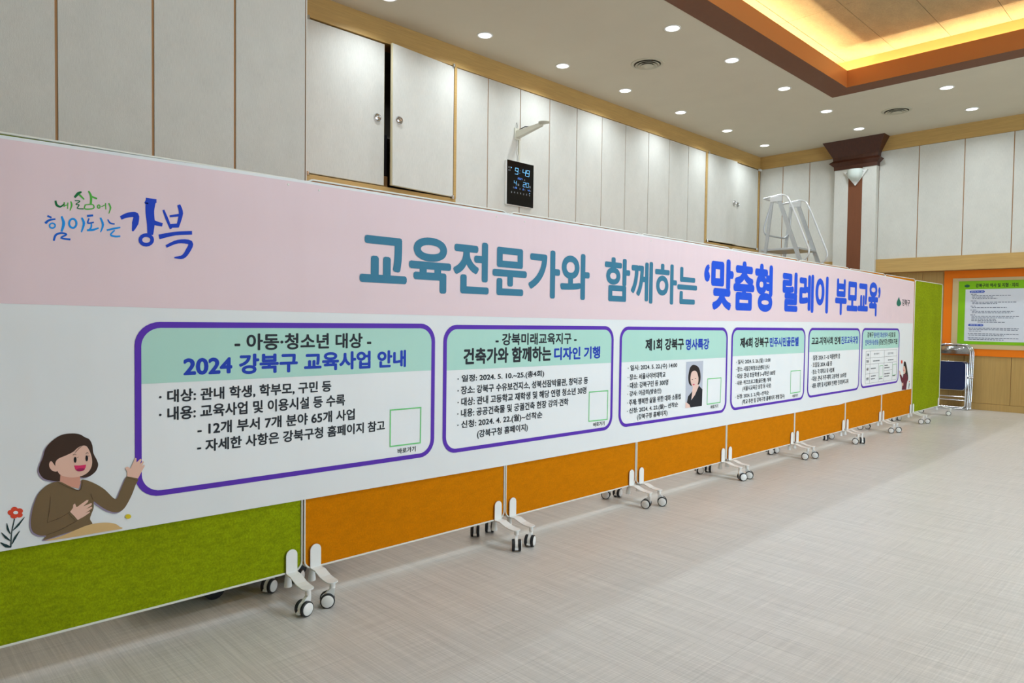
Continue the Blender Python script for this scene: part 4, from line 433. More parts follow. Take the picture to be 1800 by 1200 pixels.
# --- pilaster
col = thing('column', 'pilaster with dark brown capital and a brown stripe on the back wall', 'column')
CXA, CXB, CY = -4.487, -3.859, 11.50
obj('shaft_panel', B(CXA, -4.273, CY, YL - .01, 0, 3.66, .003), M_fabric, col)
obj('shaft_panel', B(-4.065, CXB, CY, YL - .01, 0, 3.66, .003), M_fabric, col)
obj('stripe', B(-4.273, -4.065, CY - .001, YL - .01, 0, 3.66), mat('brown_stripe', (122, 74, 48), .5, spec=.3, noise=((40, 40, 4), .05)), col)
cp = bmesh.new(); prev = None
for z, e in ((3.648, .010), (3.702, .012), (3.757, .068), (3.797, .022), (3.845, .026), (4.082, .145)):
    v = [cp.verts.new(p) for p in ((CXA - e, CY - e, z), (CXB + e, CY - e, z), (CXB + e, YU + .03, z), (CXA - e, YU + .03, z))]
    if prev:
        for k in range(4): cp.faces.new((prev[k], prev[(k + 1) % 4], v[(k + 1) % 4], v[k]))
    else: cp.faces.new(v[::-1])
    prev = v
cp.faces.new(prev)
obj('capital', cp, M_dark, col)
# sconce
sn = thing('wall_sconce', 'white triangular wall lamp with a frosted glass bowl on the brown striped pilaster', 'lamp', (-4.162, CY - .002, 3.49))
tri = [(-.178, .112), (.178, .112), (.0, -.118)]
obj('backplate', prism(bmesh.new(), tri, -.028, 0, 'y'), M_white, sn)
gb = bmesh.new(); rings = []
for i in range(9):
    t = i / 8; z = .128 - .178 * t; r = .118 * (max(0, 1 - (t * .99) ** 2.5)) ** .5
    rings.append([gb.verts.new((r * math.cos(PI + PI * k / 16), -.028 + r * .95 * math.sin(PI + PI * k / 16), z)) for k in range(17)])
for A_, B_ in zip(rings, rings[1:]):
    for k in range(16): gb.faces.new((A_[k], A_[k + 1], B_[k + 1], B_[k]))
bmesh.ops.recalc_face_normals(gb, faces=gb.faces)
obj('glass_bowl', gb, mat('frosted_glass', (214, 224, 218), .35, spec=.5), sn, True)
for s in (-1, 1):
    k_ = bmesh.new(); lathe(k_, [(.008, 0), (.008, .016), (.003, .018)], 10, Matrix.Translation((s * .118, -.03, .085)) @ Matrix.Rotation(PI / 2, 4, 'X')); obj('screw', k_, M_chrome, sn, True)

# --- ceiling fittings
ordn = ['nearest', 'second', 'third', 'fourth', 'fifth', 'sixth', 'farthest']
M_glow = mat('downlight_glow', (255, 255, 252), .5, emit=3.4)
dl_proto = None
def downlight(x, y, label, group):
    global dl_proto
    if dl_proto is None:
        o = thing('downlight', label, 'light', (x, y, H), 0, group)
        bm = bmesh.new(); lathe(bm, [(.082, .0), (.082, -.004), (.068, -.006), (.064, -.001)], 28, None, False, False); obj('trim_ring', bm, M_white, o, True)
        bm = bmesh.new(); lathe(bm, [(.0645, -.0005), (.0645, -.003)], 28); obj('diffuser', bm, M_glow, o)
        dl_proto = o; return
    o = dl_proto.copy(); COL.objects.link(o); o.location = (x, y, H); o['label'] = label; o['group'] = group
    for c in dl_proto.children:
        d = c.copy(); COL.objects.link(d); d.parent = o
nrow = {}
for x, y, v in LIGHTS:
    if v:
        r_ = {-5.355: 'in the row along the left wall', -3.905: 'in the row between the left wall and the coffer', -2.487: 'in the pair between the coffer and the back wall'}[x]
        i = nrow.get(x, 0); nrow[x] = i + 1
        names = ordn if x == -5.355 else (['nearest', 'second', 'third', 'fourth', 'fifth', 'farthest'] if x == -3.905 else ['nearer', 'farther'])
        downlight(x, y, 'round white recessed downlight, %s one %s' % (names[i], r_), 'downlights in the ceiling')
    else:
        downlight(x, y, 'round white recessed downlight outside the frame of the photo', 'downlights out of view')
for vx, vy, lb in ((-4.63, 6.547, 'round ringed air vent in the ceiling nearer the camera'), (-3.222, 10.286, 'round ringed air vent in the ceiling near the brown capital')):
    o = thing('ceiling_vent', lb, 'vent', (vx, vy, H), 0, 'round ceiling vents')
    mv = mat('vent_paint', (190, 184, 162), .6)
    bm = bmesh.new(); lathe(bm, [(.185, 0), (.18, -.006), (.150, -.010), (.146, -.002)], 32, None, False, False); obj('rim', bm, mv, o, True)
    bm = bmesh.new(); lathe(bm, [(.146, -.0015), (.146, -.0005)], 32); obj('throat', bm, mat('vent_dark', (70, 64, 50), .8), o)
    for r1, r0, z in ((.136, .094, -.018), (.104, .062, -.023), (.070, .0, -.027)):
        bm = bmesh.new(); lathe(bm, [(r1, z), (r1 - .004, z - .003), (max(r0, .002), z + .012 if r0 else z - .002)], 28, None, False, r0 == 0); obj('cone_ring', bm, mv, o, True)

# ================================================================ MOBILE SCREENS
SX = -2.735; FT = .015       # centre plane and half thickness
SEAM = [.236, 1.416, 2.600, 3.800, 4.987, 6.210, 7.400, 8.462, 9.535, 10.715]
caster_ct = 0
def caster(par, x, y, rot, hub=True):
    c = obj('caster', bmesh.new(), M_white, par)
    bm = bmesh.new(); off = .020
    lathe(bm, [(.012, .078), (.012, .1005), (.007, .1005)], 12); lathe(bm, [(.007, .062), (.007, .080)], 10)
    prism(bm, [(-.006, .078), (-.020, .066)] + [(-.020 + .0275 * math.cos(PI * a_ / 180), .0305 + .0275 * math.sin(PI * a_ / 180)) for a_ in range(110, 331, 20)] + [(.009, .060), (.010, .078)], -.0075, .0075, 'y')
    prism(bm, [(-.024, .030), (-.050, .022), (-.054, .014), (-.046, .012), (-.024, .020)], -.009, .009, 'y')     # brake lever
    bm.to_mesh(c.data); bm.free(); c.data.materials.clear(); c.data.materials.append(M_white)
    for s in (-1, 1):
        R = Matrix.Translation((-off, s * .0085, .0305)) @ Matrix.Rotation(-s * PI / 2, 4, 'X')
        bm = bmesh.new(); lathe(bm, [(.026, 0), (.030, .002), (.0305, .009), (.030, .014), (.0255, .016)], 28, R); obj('tyre', bm, M_rubber, c, True)
        bm = bmesh.new(); lathe(bm, [(.0252, .0135), (.0252, .0165), (.022, .0185), (.004, .0195)], 28, R); obj('hub_cap', bm, M_white, c, True)
    c.location = (x, y, 0); c.rotation_euler = (0, 0, rot)
    return c
def screen(i, y0, y1, felt, label, top, bot):
    """one felt screen on four casters"""
    W = y1 - y0 - .006; yc = (y0 + y1) / 2
    s = thing('mobile_screen', label, 'screen', (SX, yc, 0), 0, 'felt screens in the row')
    h = W / 2
    obj('felt_panel', prism(bmesh.new(), rrect(-h + .004, h - .004, bot + .004, top - .004, .036), -FT + .003, FT - .003, 'x'), felt, s)
    for d in (-1, 1):
        pts = [(d * (FT - .0005), a, b) for a, b in rrect(-h + .0035, h - .0035, bot + .0035, top - .0035, .037)]
        obj('edge_frame', tube(bmesh.new(), pts, .0042, 6, True), M_rim, s, True)
    # hinge strip between neighbours
    obj('edge_post', B(-.006, .006, h - .0045, h + .0028, bot + .05, top - .05), M_rim, s)
    for e in (-1, 1):
        yc_ = e * (h - .052)
        for d in (-1, 1):
            bm = bmesh.new(); f = d * (FT + .004)
            # upright plate with rounded top
            pl = [(yc_ - .025, bot)] + [(yc_ - .025 * math.cos(PI * k / 10), .203 + .025 * math.sin(PI * k / 10)) for k in range(11)] + [(yc_ + .025, bot)]
            pl = [p for j, p in enumerate(pl) if j == 0 or (abs(p[0] - pl[j - 1][0]) + abs(p[1] - pl[j - 1][1]) > 1e-5)]
            prism(bm, pl, f, f + d * .0035, 'x')
            # arm: profile in x,z swept across the width
            prof = [(FT + .004, bot + .001), (.060, .1225), (.105, .1065), (.135, .1020), (.178, .1010)]
            top_ = [(x_, z_ + .0035) for x_, z_ in prof]
            n_ = 7
            def wid(x_): return .025 * math.sqrt(max(0.0, 1 - max(0, (x_ - .160) / .0215) ** 2)) if x_ > .160 else .025
            prof2 = prof[:-1] + [(.160 + .021 * math.sin(PI / 2 * k / 5), .1010) for k in range(6)]
            va = []
            for x_, z_ in prof2:
                w_ = max(wid(x_), .004)
                va.append([bm.verts.new((d * x_, yc_ - w_, z_)), bm.verts.new((d * x_, yc_ + w_, z_)), bm.verts.new((d * x_, yc_ + w_, z_ + .0045)), bm.verts.new((d * x_, yc_ - w_, z_ + .0045))])
            fs = []
            for a_, b_ in zip(va, va[1:]):
                for k in range(4): fs.append(bm.faces.new((a_[k], a_[(k + 1) % 4], b_[(k + 1) % 4], b_[k])))
            fs.append(bm.faces.new(va[0][::-1])); fs.append(bm.faces.new(va[-1]))
            bmesh.ops.recalc_face_normals(bm, faces=fs)
            obj('bracket', bm, M_white, s)
            rr = ROT.get((i, e, d), None)
            if rr is None: rr = random.uniform(0, 360)
            caster(s, d * .163, yc_, math.radians(rr))
        bm = bmesh.new(); lathe(bm, [(.016, .066), (.0165, .072), (.010, bot + .002)], 16, Matrix.Translation((0, yc_ - .006, 0))); obj('stop_foot', bm, M_white, s, True)
        box_ = B(-FT - .006, FT + .006, yc_ - .012, yc_ + .012, bot - .008, bot + .0005); obj('clamp_block', box_, M_white, s)
    return s
# wheel directions measured from the photograph: (screen, end, side) -> degrees
ROT = {(0, 1, 1): 103, (1, -1, 1): 62, (0, 1, -1): 118, (1, -1, -1): 310, (1, 1, 1): 138, (2, -1, 1): 118, (1, 1, -1): 136, (2, -1, -1): 134,
       (2, 1, 1): 20, (3, -1, 1): 214, (2, 1, -1): 30, (3, -1, -1): 100, (3, 1, 1): 235, (4, -1, 1): 205, (3, 1, -1): 60, (4, -1, -1): 110, (4, 1, 1): 22, (5, -1, 1): 200, (4, 1, -1): 55, (5, -1, -1): 60, (5, 1, 1): 15, (6, -1, 1): 120,
       (5, 1, -1): 130, (6, -1, -1): 220, (6, 1, 1): 14, (7, -1, 1): 195, (6, 1, -1): 12, (7, -1, -1): 190, (7, 1, 1): 12, (8, -1, 1): 190, (7, 1, -1): 60, (8, 1, 1): 12, (8, 1, -1): 8}
SL = ['yellow-green felt screen on casters at the left end of the row', 'orange felt screen next to the left-end green one',
      'second orange felt screen from the left, below the second card', 'third orange felt screen from the left, below the card with the portrait',
      'fourth orange felt screen from the left, right of a wide white gap post', 'fifth orange felt screen from the left, below the fourth and fifth cards',
      'sixth orange felt screen from the left, third from the green end screen', 'seventh orange felt screen from the left, next to the last orange one', 'tall green felt screen with bare felt at the far right end of the row']
SL[7] = 'last orange felt screen, touching the bare green one at the far right'
for i in range(9):
    yy = (SEAM[i] + SEAM[i + 1]) / 2
    top = (1.775 if i == 0 else 1.785) - .0032 * max(0, yy - 4); bot = .128 - .0024 * yy * (1 if yy < 5 else .8)
    if i == 8: bot = .114; top = 1.757
    screen(i, SEAM[i], SEAM[i + 1], M_green if i in (0, 8) else M_orange, SL[i], top, bot)
# low trolley parked behind the first screens: only its black wheels show under them
tr = thing('platform_trolley', 'low trolley behind the left-end screens, its black wheels showing under them', 'trolley', (-3.25, 1.33, 0))
obj('deck', B(-.32, .32, -.42, .42, .13, .155, .01), mat('trolley_deck', (90, 92, 96), .6), tr)
for a in (-.27, .27):
    for b_ in (-.19, .19):
        wv = bmesh.new(); lathe(wv, [(.035, -.014), (.045, -.012), (.045, .012), (.035, .014)], 24, Matrix.Translation((a, b_, .045)) @ Matrix.Rotation(PI / 2, 4, 'Y'))
        wo = obj('wheel', wv, M_rubber, tr, True)
        obj('fork', B(a - .02, a + .02, b_ - .016, b_ + .016, .088, .131), M_alu, wo)

# ================================================================ BANNER
BX = -2.7155
bn = thing('banner', 'long pink and white printed banner with purple-framed cards hung along the screens', 'banner')
def outline():
    T_ = [(.27, 1.762), (1.426, 1.773), (2.593, 1.773), (3.836, 1.774), (5.022, 1.770), (6.215, 1.763), (7.379, 1.761), (8.45, 1.749), (9.482, 1.733)]
    B_ = [(9.494, .419), (8.9, .418), (8.413, .413), (7.385, .401), (7.20, .392), (7.0, .398), (6.222, .397), (4.967, .404), (3.788, .404), (2.599, .412), (1.418, .428), (.27, .442)]
    return T_, B_
T_, B_ = outline()
sheet = obj('banner_sheet', prism(bmesh.new(), T_ + B_, BX - .0012, BX, 'x'), M_banner, bn)
X1, X2, X3, X4 = BX + .0006, BX + .0012, BX + .0018, BX + .0024
flat('pink_field', [(a, b - .011) for a, b in T_][:-1] + [(9.470, 1.722), (9.474, 1.224), (3.493, 1.212), (1.59, 1.222), (.27, 1.234)], pm('pink', PC['pink']), bn, X1)
for a, b in ((1.342, 1.746), (1.481, 1.742), (2.51, 1.745), (2.72, 1.742), (3.92, 1.742), (5.07, 1.74)):
    k_ = bmesh.new(); lathe(k_, [(.005, 0), (.004, .002)], 8, Matrix.Translation((BX, a, b)) @ Matrix.Rotation(PI / 2, 4, 'Y')); obj('pin', k_, M_rim, bn)
# cards: y0, y1, z top, z bottom, header bottom
CARDS = [(.762, 2.108, 1.178, .542, .955, 0, -.013), (2.160, 3.529, 1.174, .527, .946, -.004, -.010), (3.593, 4.966, 1.169, .518, .939, -.005, -.011), (5.024, 6.384, 1.166, .511, .939, -.004, -.003), (6.450, 7.744, 1.164, .512, .939, -.002, .002), (7.790, 8.995, 1.164, .521, .938, -.003, .002)]
cobj = []
for (a, b, zt, zb, zh, dt, db) in CARDS:
    def warp(P):
        return [(y, z + (y - a) / (b - a) * (dt * (z - zb) / (zt - zb) + db * (zt - z) / (zt - zb))) for y, z in P]
    bo = warp(rrect(a, b, zb, zt, .085, 8)); bi = warp(rrect(a + .022, b - .022, zb + .020, zt - .022, .066, 8))
    c = flat('card_background', bi, pm('white', PC['white']), bn, X1)
    hd = warp(rrect(a + .022, b - .022, zh - .001, zt - .022, .066, 8)[:18] + [(a + .022, zh), (b - .022, zh)])
    flat('card_header', hd, pm('mint', PC['mint']), c, X2)
    bm = bmesh.new(); L_ = bo + [bo[0]]; R_ = bi + [bi[0]]; band(bm, L_, R_, X2 + .0003); obj('card_border', bm, pm('purple', PC['purple']), c)
    cobj.append(c)
for c, s, a, b, z0, z1, colr, bd in TEXT:
    par = bn if c == 0 else cobj[c - 1]
    text(s, a, b, z0, z1, X3, PM(colr), par, bd, 'x', 'headline' if c == 0 else 'text_line', 8 if c == 0 else (4 if c < 3 else 2))
# square code frames (the codes themselves are left out)
for c, q in CODES:
    par = cobj[c - 1]; cy = sum(p[0] for p in q) / 4; cz = sum(p[1] for p in q) / 4
    inner = [(cy + (p[0] - cy) * .93, cz + (p[1] - cz) * .93) for p in q]
    bm = bmesh.new(); band(bm, q + [q[0]], inner + [inner[0]], X3); obj('code_frame', bm, PM('codegreen'), par)
# table on the last card
bm = bmesh.new(); y0, y3 = TABLE['cols'][0], TABLE['cols'][3]; rows = TABLE['rows']; lw = .0022
def ln(bm, a0, a1, b0, b1): band(bm, [(a0, b0), (a1, b0)], [(a0, b1), (a1, b1)], X3)
for k, r_ in enumerate(rows): ln(bm, y0, y3 if k != 3 else TABLE['cols'][4], r_ - lw / 2, r_ + lw / 2)
ln(bm, TABLE['cols'][2], TABLE['cols'][5], .683, .683 + lw)
for k, c_ in enumerate(TABLE['cols']):
    ln(bm, c_ - lw, c_ + lw, rows[-1], rows[0] if k < 4 else rows[2])
obj('table_grid', bm, PM('grey'), cobj[5])
bm = bmesh.new(); random.seed(3)
def dash(bm, y, z, w_, h_):
    yy = y
    while yy < y + w_:
        s_ = random.uniform(.012, .024); ln(bm, yy, min(yy + s_, y + w_), z, z + h_); yy += s_ + .006
for y, z, w_ in ((8.14, .797, .20), (8.62, .794, .18), (8.08, .716, .15), (8.09, .633, .14), (8.09, .603, .12), (8.51, .735, .12), (8.51, .708, .17), (8.51, .640, .18), (8.51, .612, .16), (8.34, .592, .11), (8.79, .606, .09)):
    dash(bm, y, z, w_, .012)
obj('fine_print', bm, PM('grey'), cobj[5])
# brush lettering
bms = {}
for colr, L_, R_ in CALLI:
    if colr not in bms: bms[colr] = bmesh.new()
    band(bms[colr], L_, R_, X2 + .00008 * len(bms[colr].verts) / 40)
for colr, b_ in bms.items(): obj('brush_lettering', b_, PM(colr), bn)
# printed figures
def figure(name, data, lines, par, base=X1, step=.00012):
    root = None; d = base
    for colr, sm, pts in data:
        d += step
        o = flat(name if root is None else 'print_shape', smoothp(pts) if sm else pts, PM(colr), par if root is None else root, d)
        if root is None: root = o
    for colr, L_, R_ in lines:
        d += step; b_ = bmesh.new(); band(b_, L_, R_, d); obj('print_line', b_, PM(colr), root)
    return root
figure('printed_woman', WOMAN, LINES[:12], bn, X2 + .0006)
figure('printed_flower', FLOWER, LINES[12:], bn)
figure('printed_woman', WOMAN2, [], bn, X2)
figure('printed_portrait', PHOTO, [], cobj[2], X2)
figure('printed_emblem', [('logogreen', 1, LOGO)], [], bn)
y_, z_ = sum(p[0] for p in LOGO) / 8, min(p[1] for p in LOGO)
text('강북구', LOGOT[0], LOGOT[1], LOGOT[2], LOGOT[3], X3, PM('ink'), bn, .03, 'x', 'headline', 3)

# ================================================================ CLOCK AND BRACKET on the left wall
ck = thing('wall_clock', 'tall black digital wall clock with blue digits on the left wall', 'clock', (XW, 5.70, 2.515))
y0, y1, z0, z1 = -.223, .208, 0, .505
obj('case', B(.001, .034, y0, y1, z0, z1, .006), M_white, ck)
obj('glass_face', B(.034, .040, y0 + .004, y1 + .002, z0 + .006, z1, .003), mat('black_glass', (8, 9, 11), .15, spec=.35), ck)
SEG = {'0': 'abcdef', '1': 'bc', '2': 'abged', '3': 'abgcd', '4': 'fgbc', '5': 'afgcd', '6': 'afgedc', '7': 'abc', '8': 'abcdefg', '9': 'abcdfg'}
def digits(s, y, z, h, w_, gap, m, name, t=.115):
    for ch in s:
        if ch == ' ': y += w_ * .6; continue
        bm = bmesh.new(); k = h * t * .5; sl = .10
        def r_(a0, a1, b0, b1):
            prism(bm, [(y + a0 + b0 * sl, z + b0), (y + a1 + b0 * sl, z + b0), (y + a1 + b1 * sl, z + b1), (y + a0 + b1 * sl, z + b1)], .0402, .0408, 'x')
        if ch == ':':
            r_(0, k * 1.1, h * .25, h * .25 + k); r_(0, k * 1.1, h * .65, h * .65 + k); y += k + gap; obj(name, bm, m, ck); continue
        e = k * .25; q = SEG[ch]
        if 'a' in q: r_(e, w_ - e, h - k, h)
        if 'd' in q: r_(e, w_ - e, 0, k)
        if 'g' in q: r_(e, w_ - e, h / 2 - k / 2, h / 2 + k / 2)
        if 'f' in q: r_(0, k, h / 2 + e, h - e)
        if 'b' in q: r_(w_ - k, w_, h / 2 + e, h - e)
        if 'e' in q: r_(0, k, e, h / 2 - e)
        if 'c' in q: r_(w_ - k, w_, e, h / 2 - e)
        obj(name, bm, m, ck); y += w_ + gap
LED = mat('led_blue', (120, 200, 250), .5, emit=1.0); LEDS = mat('led_dim_blue', (90, 150, 240), .5, emit=.6); GREY = mat('clock_print', (150, 155, 160), .6)
digits('9', -.100, .358, .073, .050, .01, LED, 'digit'); digits(':', -.024, .360, .070, .050, .01, LED, 'digit'); digits('49', .022, .358, .073, .050, .011, LED, 'digit')
digits('2024', -.052, .306, .020, .014, .006, LEDS, 'digit', .25)
digits('4', -.113, .232, .052, .038, .01, LED, 'digit'); digits('20', .033, .232, .052, .040, .012, LED, 'digit')
digits('28', -.100, .195, .019, .014, .006, LEDS, 'digit', .25); digits('8', .030, .192, .018, .014, .005, LEDS, 'digit', .25); digits('42', .112, .192, .018, .014, .005, LEDS, 'digit', .25)
CKX, CKY, CKZ = .0405, 0, 0
for s_, a, b, c_, d_ in (('월', -.056, -.030, .232, .256), ('일', .136, .160, .232, .256), ('년', .050, .066, .303, .320), ('오전', -.206, -.168, .412, .432), ('오후', -.206, -.168, .380, .398), ('음', -.125, -.113, .193, .214), ('온', -.020, -.006, .190, .210), ('℃', .058, .072, .190, .205), ('%', .152, .166, .190, .205)):
    text(s_, a, b, c_, d_, CKX, GREY, ck, .02, 'x', 'clock_lettering', 2)
for k, s_ in enumerate('월화수목금토일'):
    text(s_, -.158 + k * .049, -.142 + k * .049, .138, .158, CKX, GREY, ck, .02, 'x', 'clock_lettering', 2)
obj('day_marker', B(.0402, .0408, .138, .150, .166, .172), LED, ck); obj('noon_marker', B(.0402, .0408, -.160, -.150, .418, .428), LED, ck)
# bracket arm above the clock
br = thing('wall_bracket', 'off-white bracket arm with a round end plate above the black clock', 'bracket', (XW, 5.665, 3.355))
mb = mat('bracket_paint', (214, 212, 196), .5)
obj('mount_plate', B(.001, .012, -.045, .040, -.08, .055, .004), mb, br)
a0 = Vector((.012, 0, -.02)); a1 = Vector((.36, .045, .045))
bm = bmesh.new()
sec = []
for t, hw, hh in ((0, .030, .040), (1, .020, .018)):
    c_ = a0.lerp(a1, t); sec.append([bm.verts.new(c_ + Vector((0, sy * hw, sz * hh))) for sy, sz in ((-1, -1), (1, -1), (1, 1), (-1, 1))])
for k in range(4): bm.faces.new((sec[0][k], sec[0][(k + 1) % 4], sec[1][(k + 1) % 4], sec[1][k]))
bm.faces.new(sec[0][::-1]); bm.faces.new(sec[1]); bmesh.ops.recalc_face_normals(bm, faces=bm.faces)
obj('arm', bm, mb, br)
bm = bmesh.new(); lathe(bm, [(.012, -.012), (.030, -.006), (.062, .004), (.066, .010), (.060, .013)], 24, Matrix.Translation((.385, .048, .052))); obj('end_plate', bm, mb, br, True)
bm = bmesh.new(); tube(bm, [(.05, -.01, .03), (.12, .01, .055), (.18, .02, .045), (.22, .028, .035)], .005, 6); obj('cable_tie', bm, M_rubber, br)
bm = bmesh.new(); tube(bm, [(.012, -.012, .05), (.014, -.012, .08), (.010, -.016, .115)], .003, 6); obj('antenna_wire', bm, M_rubber, br)
cb = bmesh.new(); tube(cb, [(.008, -.004, -.08), (.010, .004, -.14), (.006, -.006, -.20), (.010, .012, -.26), (.014, .010, -.336)], .004, 6); tag(obj('clock_cable', cb, M_white), 'thin white cable running from the bracket arm down to the clock', 'cable').location = (XW, 5.665, 3.355)
bm = bmesh.new(); box(bm, .001, .022, .02, .034, -.34, -.08); obj('cable_duct', bm, mb, br)

# small sensor in the far corner
cs = bmesh.new(); box(cs, XW + .016, XW + .052, YU - .10, YU - .02, 3.838, 3.868, .004); tag(obj('corner_sensor', cs, M_white), 'small white sensor under the wooden band in the far corner', 'sensor')

# ================================================================ LADDER
LX = -4.75
lad = thing('platform_ladder', 'aluminium platform ladder with looped handrails standing behind the banner by the back wall', 'ladder', (0, 0, 0))
YN, YF = (10.05, 10.70)
for y_ in (YN, YF):
    # front stile from the head block down to the floor, rear stile nearly upright
    f0, f1 = Vector((LX + .03, y_, 3.08)), Vector((LX + .03 + 1.11, y_, .02))
    r0, r1 = Vector((LX - .07, y_, 3.08)), Vector((LX - .42, y_, .02))
    def stile(a, b, w_=.028, t_=.012):
        d = (b - a).normalized(); n = Vector((d.z, 0, -d.x)); bm = bmesh.new(); q = []
        for p in (a, b):
            q.append([bm.verts.new(p + n * sx * w_ + Vector((0, sy * t_, 0))) for sx, sy in ((-1, -1), (1, -1), (1, 1), (-1, 1))])
        for k in range(4): bm.faces.new((q[0][k], q[0][(k + 1) % 4], q[1][(k + 1) % 4], q[1][k]))
        bm.faces.new(q[0][::-1]); bm.faces.new(q[1]); bmesh.ops.recalc_face_normals(bm, faces=bm.faces); return bm
    obj('front_stile', stile(f0, f1), M_alu, lad); obj('rear_stile', stile(r0, r1, .022), M_alu, lad)
    obj('head_block', B(LX - .10, LX + .08, y_ - .016, y_ + .016, 3.045, 3.125, .004), M_alub, lad)
    # handrail loop: along the top, down parallel to the stile, back to the stile
    hr = fillet([(LX - .205, y_, 3.110), (LX + .13, y_, 3.150), (LX + .22, y_, 2.99), (LX + .505, y_, 2.28), (LX + .47, y_, 2.17), (LX + .36, y_, 2.12)], .12, 7)
    if y_ == YN: NEAR = hr
    obj('handrail', tube(bmesh.new(), hr, .0135, 10), M_alub, lad, True)
    obj('rubber_foot', B(f1.x - .04, f1.x + .04, y_ - .02, y_ + .02, 0, .03, .004), M_rubber, lad)
    obj('rubber_foot', B(r1.x - .04, r1.x + .04, y_ - .02, y_ + .02, 0, .03, .004), M_rubber, lad)
lad.scale = (1, 1, .988)
obj('rear_rail', tube(bmesh.new(), fillet([(LX - .09, YN, 3.13), (LX - .205, YN + .01, 3.110), (LX - .205, YF - .01, 3.110), (LX - .09, YF, 3.13)], .06, 6), .0135, 10), M_alub, lad, True)
obj('mid_rail', tube(bmesh.new(), fillet([(LX - .08, YN, 3.04), (LX - .19, YN - .015, 2.66), (LX - .17, YN, 2.56), (LX - .15, YF - .03, 2.56), (LX - .09, YF, 2.66), (LX - .07, YF, 3.04)], .05, 6), .013, 10), M_alu, lad, True)
obj('platform', B(LX - .24, LX + .34, YN + .012, YF - .012, 2.315, 2.345, .003), M_alu, lad)
for k in range(8):
    z_ = 2.06 - k * .26; t = (3.08 - z_) / 3.06; xx = LX + .03 + 1.11 * t
    obj('step', B(xx - .05, xx + .05, YN + .012, YF - .012, z_ - .012, z_ + .012, .003), M_alu, lad)
for z_ in (.4, 1.4):
    t = (3.08 - z_) / 3.06; xx = LX - .07 - .35 * t
    obj('cross_brace', tube(bmesh.new(), [(xx, YN, z_), (xx, YF, z_)], .012, 8), M_alu, lad, True)

# ================================================================ FOLDING CHAIRS
M_navy = mat('navy_vinyl', (22, 34, 74), .55, spec=.3, noise=((60, 60, 60), .06))
def fold_chair(y, dx, label, z=0):
    c = thing('folding_chair', label, 'chair', (-2.803 + dx, y, z), 0, 'folded chairs leaning on the back wall')
    hw = .225; tilt = .08
    fr = fillet([(-hw, -.012, .012), (-hw, .035, .46), (-hw, .085, .935), (hw, .085, .935), (hw, .035, .46), (hw, -.012, .012)], .15, 10)
    obj('frame', tube(bmesh.new(), fr, .0115, 10), M_chrome, c, True)
    obj('floor_bar', tube(bmesh.new(), fillet([(-hw, -.012, .12), (-hw, -.016, .012), (hw, -.016, .012), (hw, -.012, .12)], .06, 6), .0115, 10), M_chrome, c, True)
    lg = fillet([(-hw + .026, -.006, .50), (-hw + .026, -.020, .035), (hw - .026, -.020, .035), (hw - .026, -.006, .50)], .05, 6)
    obj('leg_loop', tube(bmesh.new(), lg, .0105, 10), M_chrome, c, True)
    for z_ in (.135, .185): obj('crossbar', tube(bmesh.new(), [(-hw + .026, -.012, z_), (hw - .026, -.012, z_)], .006, 8), M_chrome, c, True)
    # backrest: curved chrome sheet
    bm = bmesh.new(); g = []
    for j in range(7):
        row = []; z_ = .795 + .115 * j / 6
        for k in range(17):
            u = -1 + k / 8; w_ = hw - .012 - (.045 * max(0, (j - 3) / 3) ** 2 if abs(u) > .8 else 0)
            row.append(bm.verts.new((u * w_, .062 + .020 * (z_ - .8) / .1 + .022 * (1 - u * u) - .006 * math.sin(j / 6 * PI), z_)))
        g.append(row)
    for j in range(6):
        for k in range(16): bm.faces.new((g[j][k], g[j][k + 1], g[j + 1][k + 1], g[j + 1][k]))
    bmesh.ops.solidify(bm, geom=bm.faces[:], thickness=.003)
    obj('backrest', bm, M_chrome, c, True)
    st = bmesh.new(); prism(st, rrect(-hw + .03, hw - .03, .285, .685, .05), -.040, -.014, 'y')
    bmesh.ops.bevel(st, geom=[e for e in st.edges if abs(e.verts[0].co.y - e.verts[1].co.y) < 1e-6], offset=.006, segments=2, affect='EDGES')
    obj('seat', st, M_navy, c, True)
    obj('seat_edge', tube(bmesh.new(), [(a, -.018, b) for a, b in rrect(-hw + .028, hw - .028, .283, .687, .052)], .004, 6, True), M_chrome, c, True)
    for s in (-1, 1):
        bm = bmesh.new(); lathe(bm, [(.010, -.02), (.014, -.012), (.014, .012), (.010, .02)], 12, Matrix.Translation((s * hw, .02, .46)) @ Matrix.Rotation(PI / 2, 4, 'Y')); obj('pivot', bm, M_chrome, c, True)
    return c
fold_chair(11.55, 0, 'folded chair with navy seat and chrome back, frontmost of the leaning stack')
fold_chair(11.585, .014, 'folded chrome chair in the middle of the leaning stack, behind the front one')
fold_chair(11.622, .026, 'folded chrome chair closest to the back wall in the leaning stack')

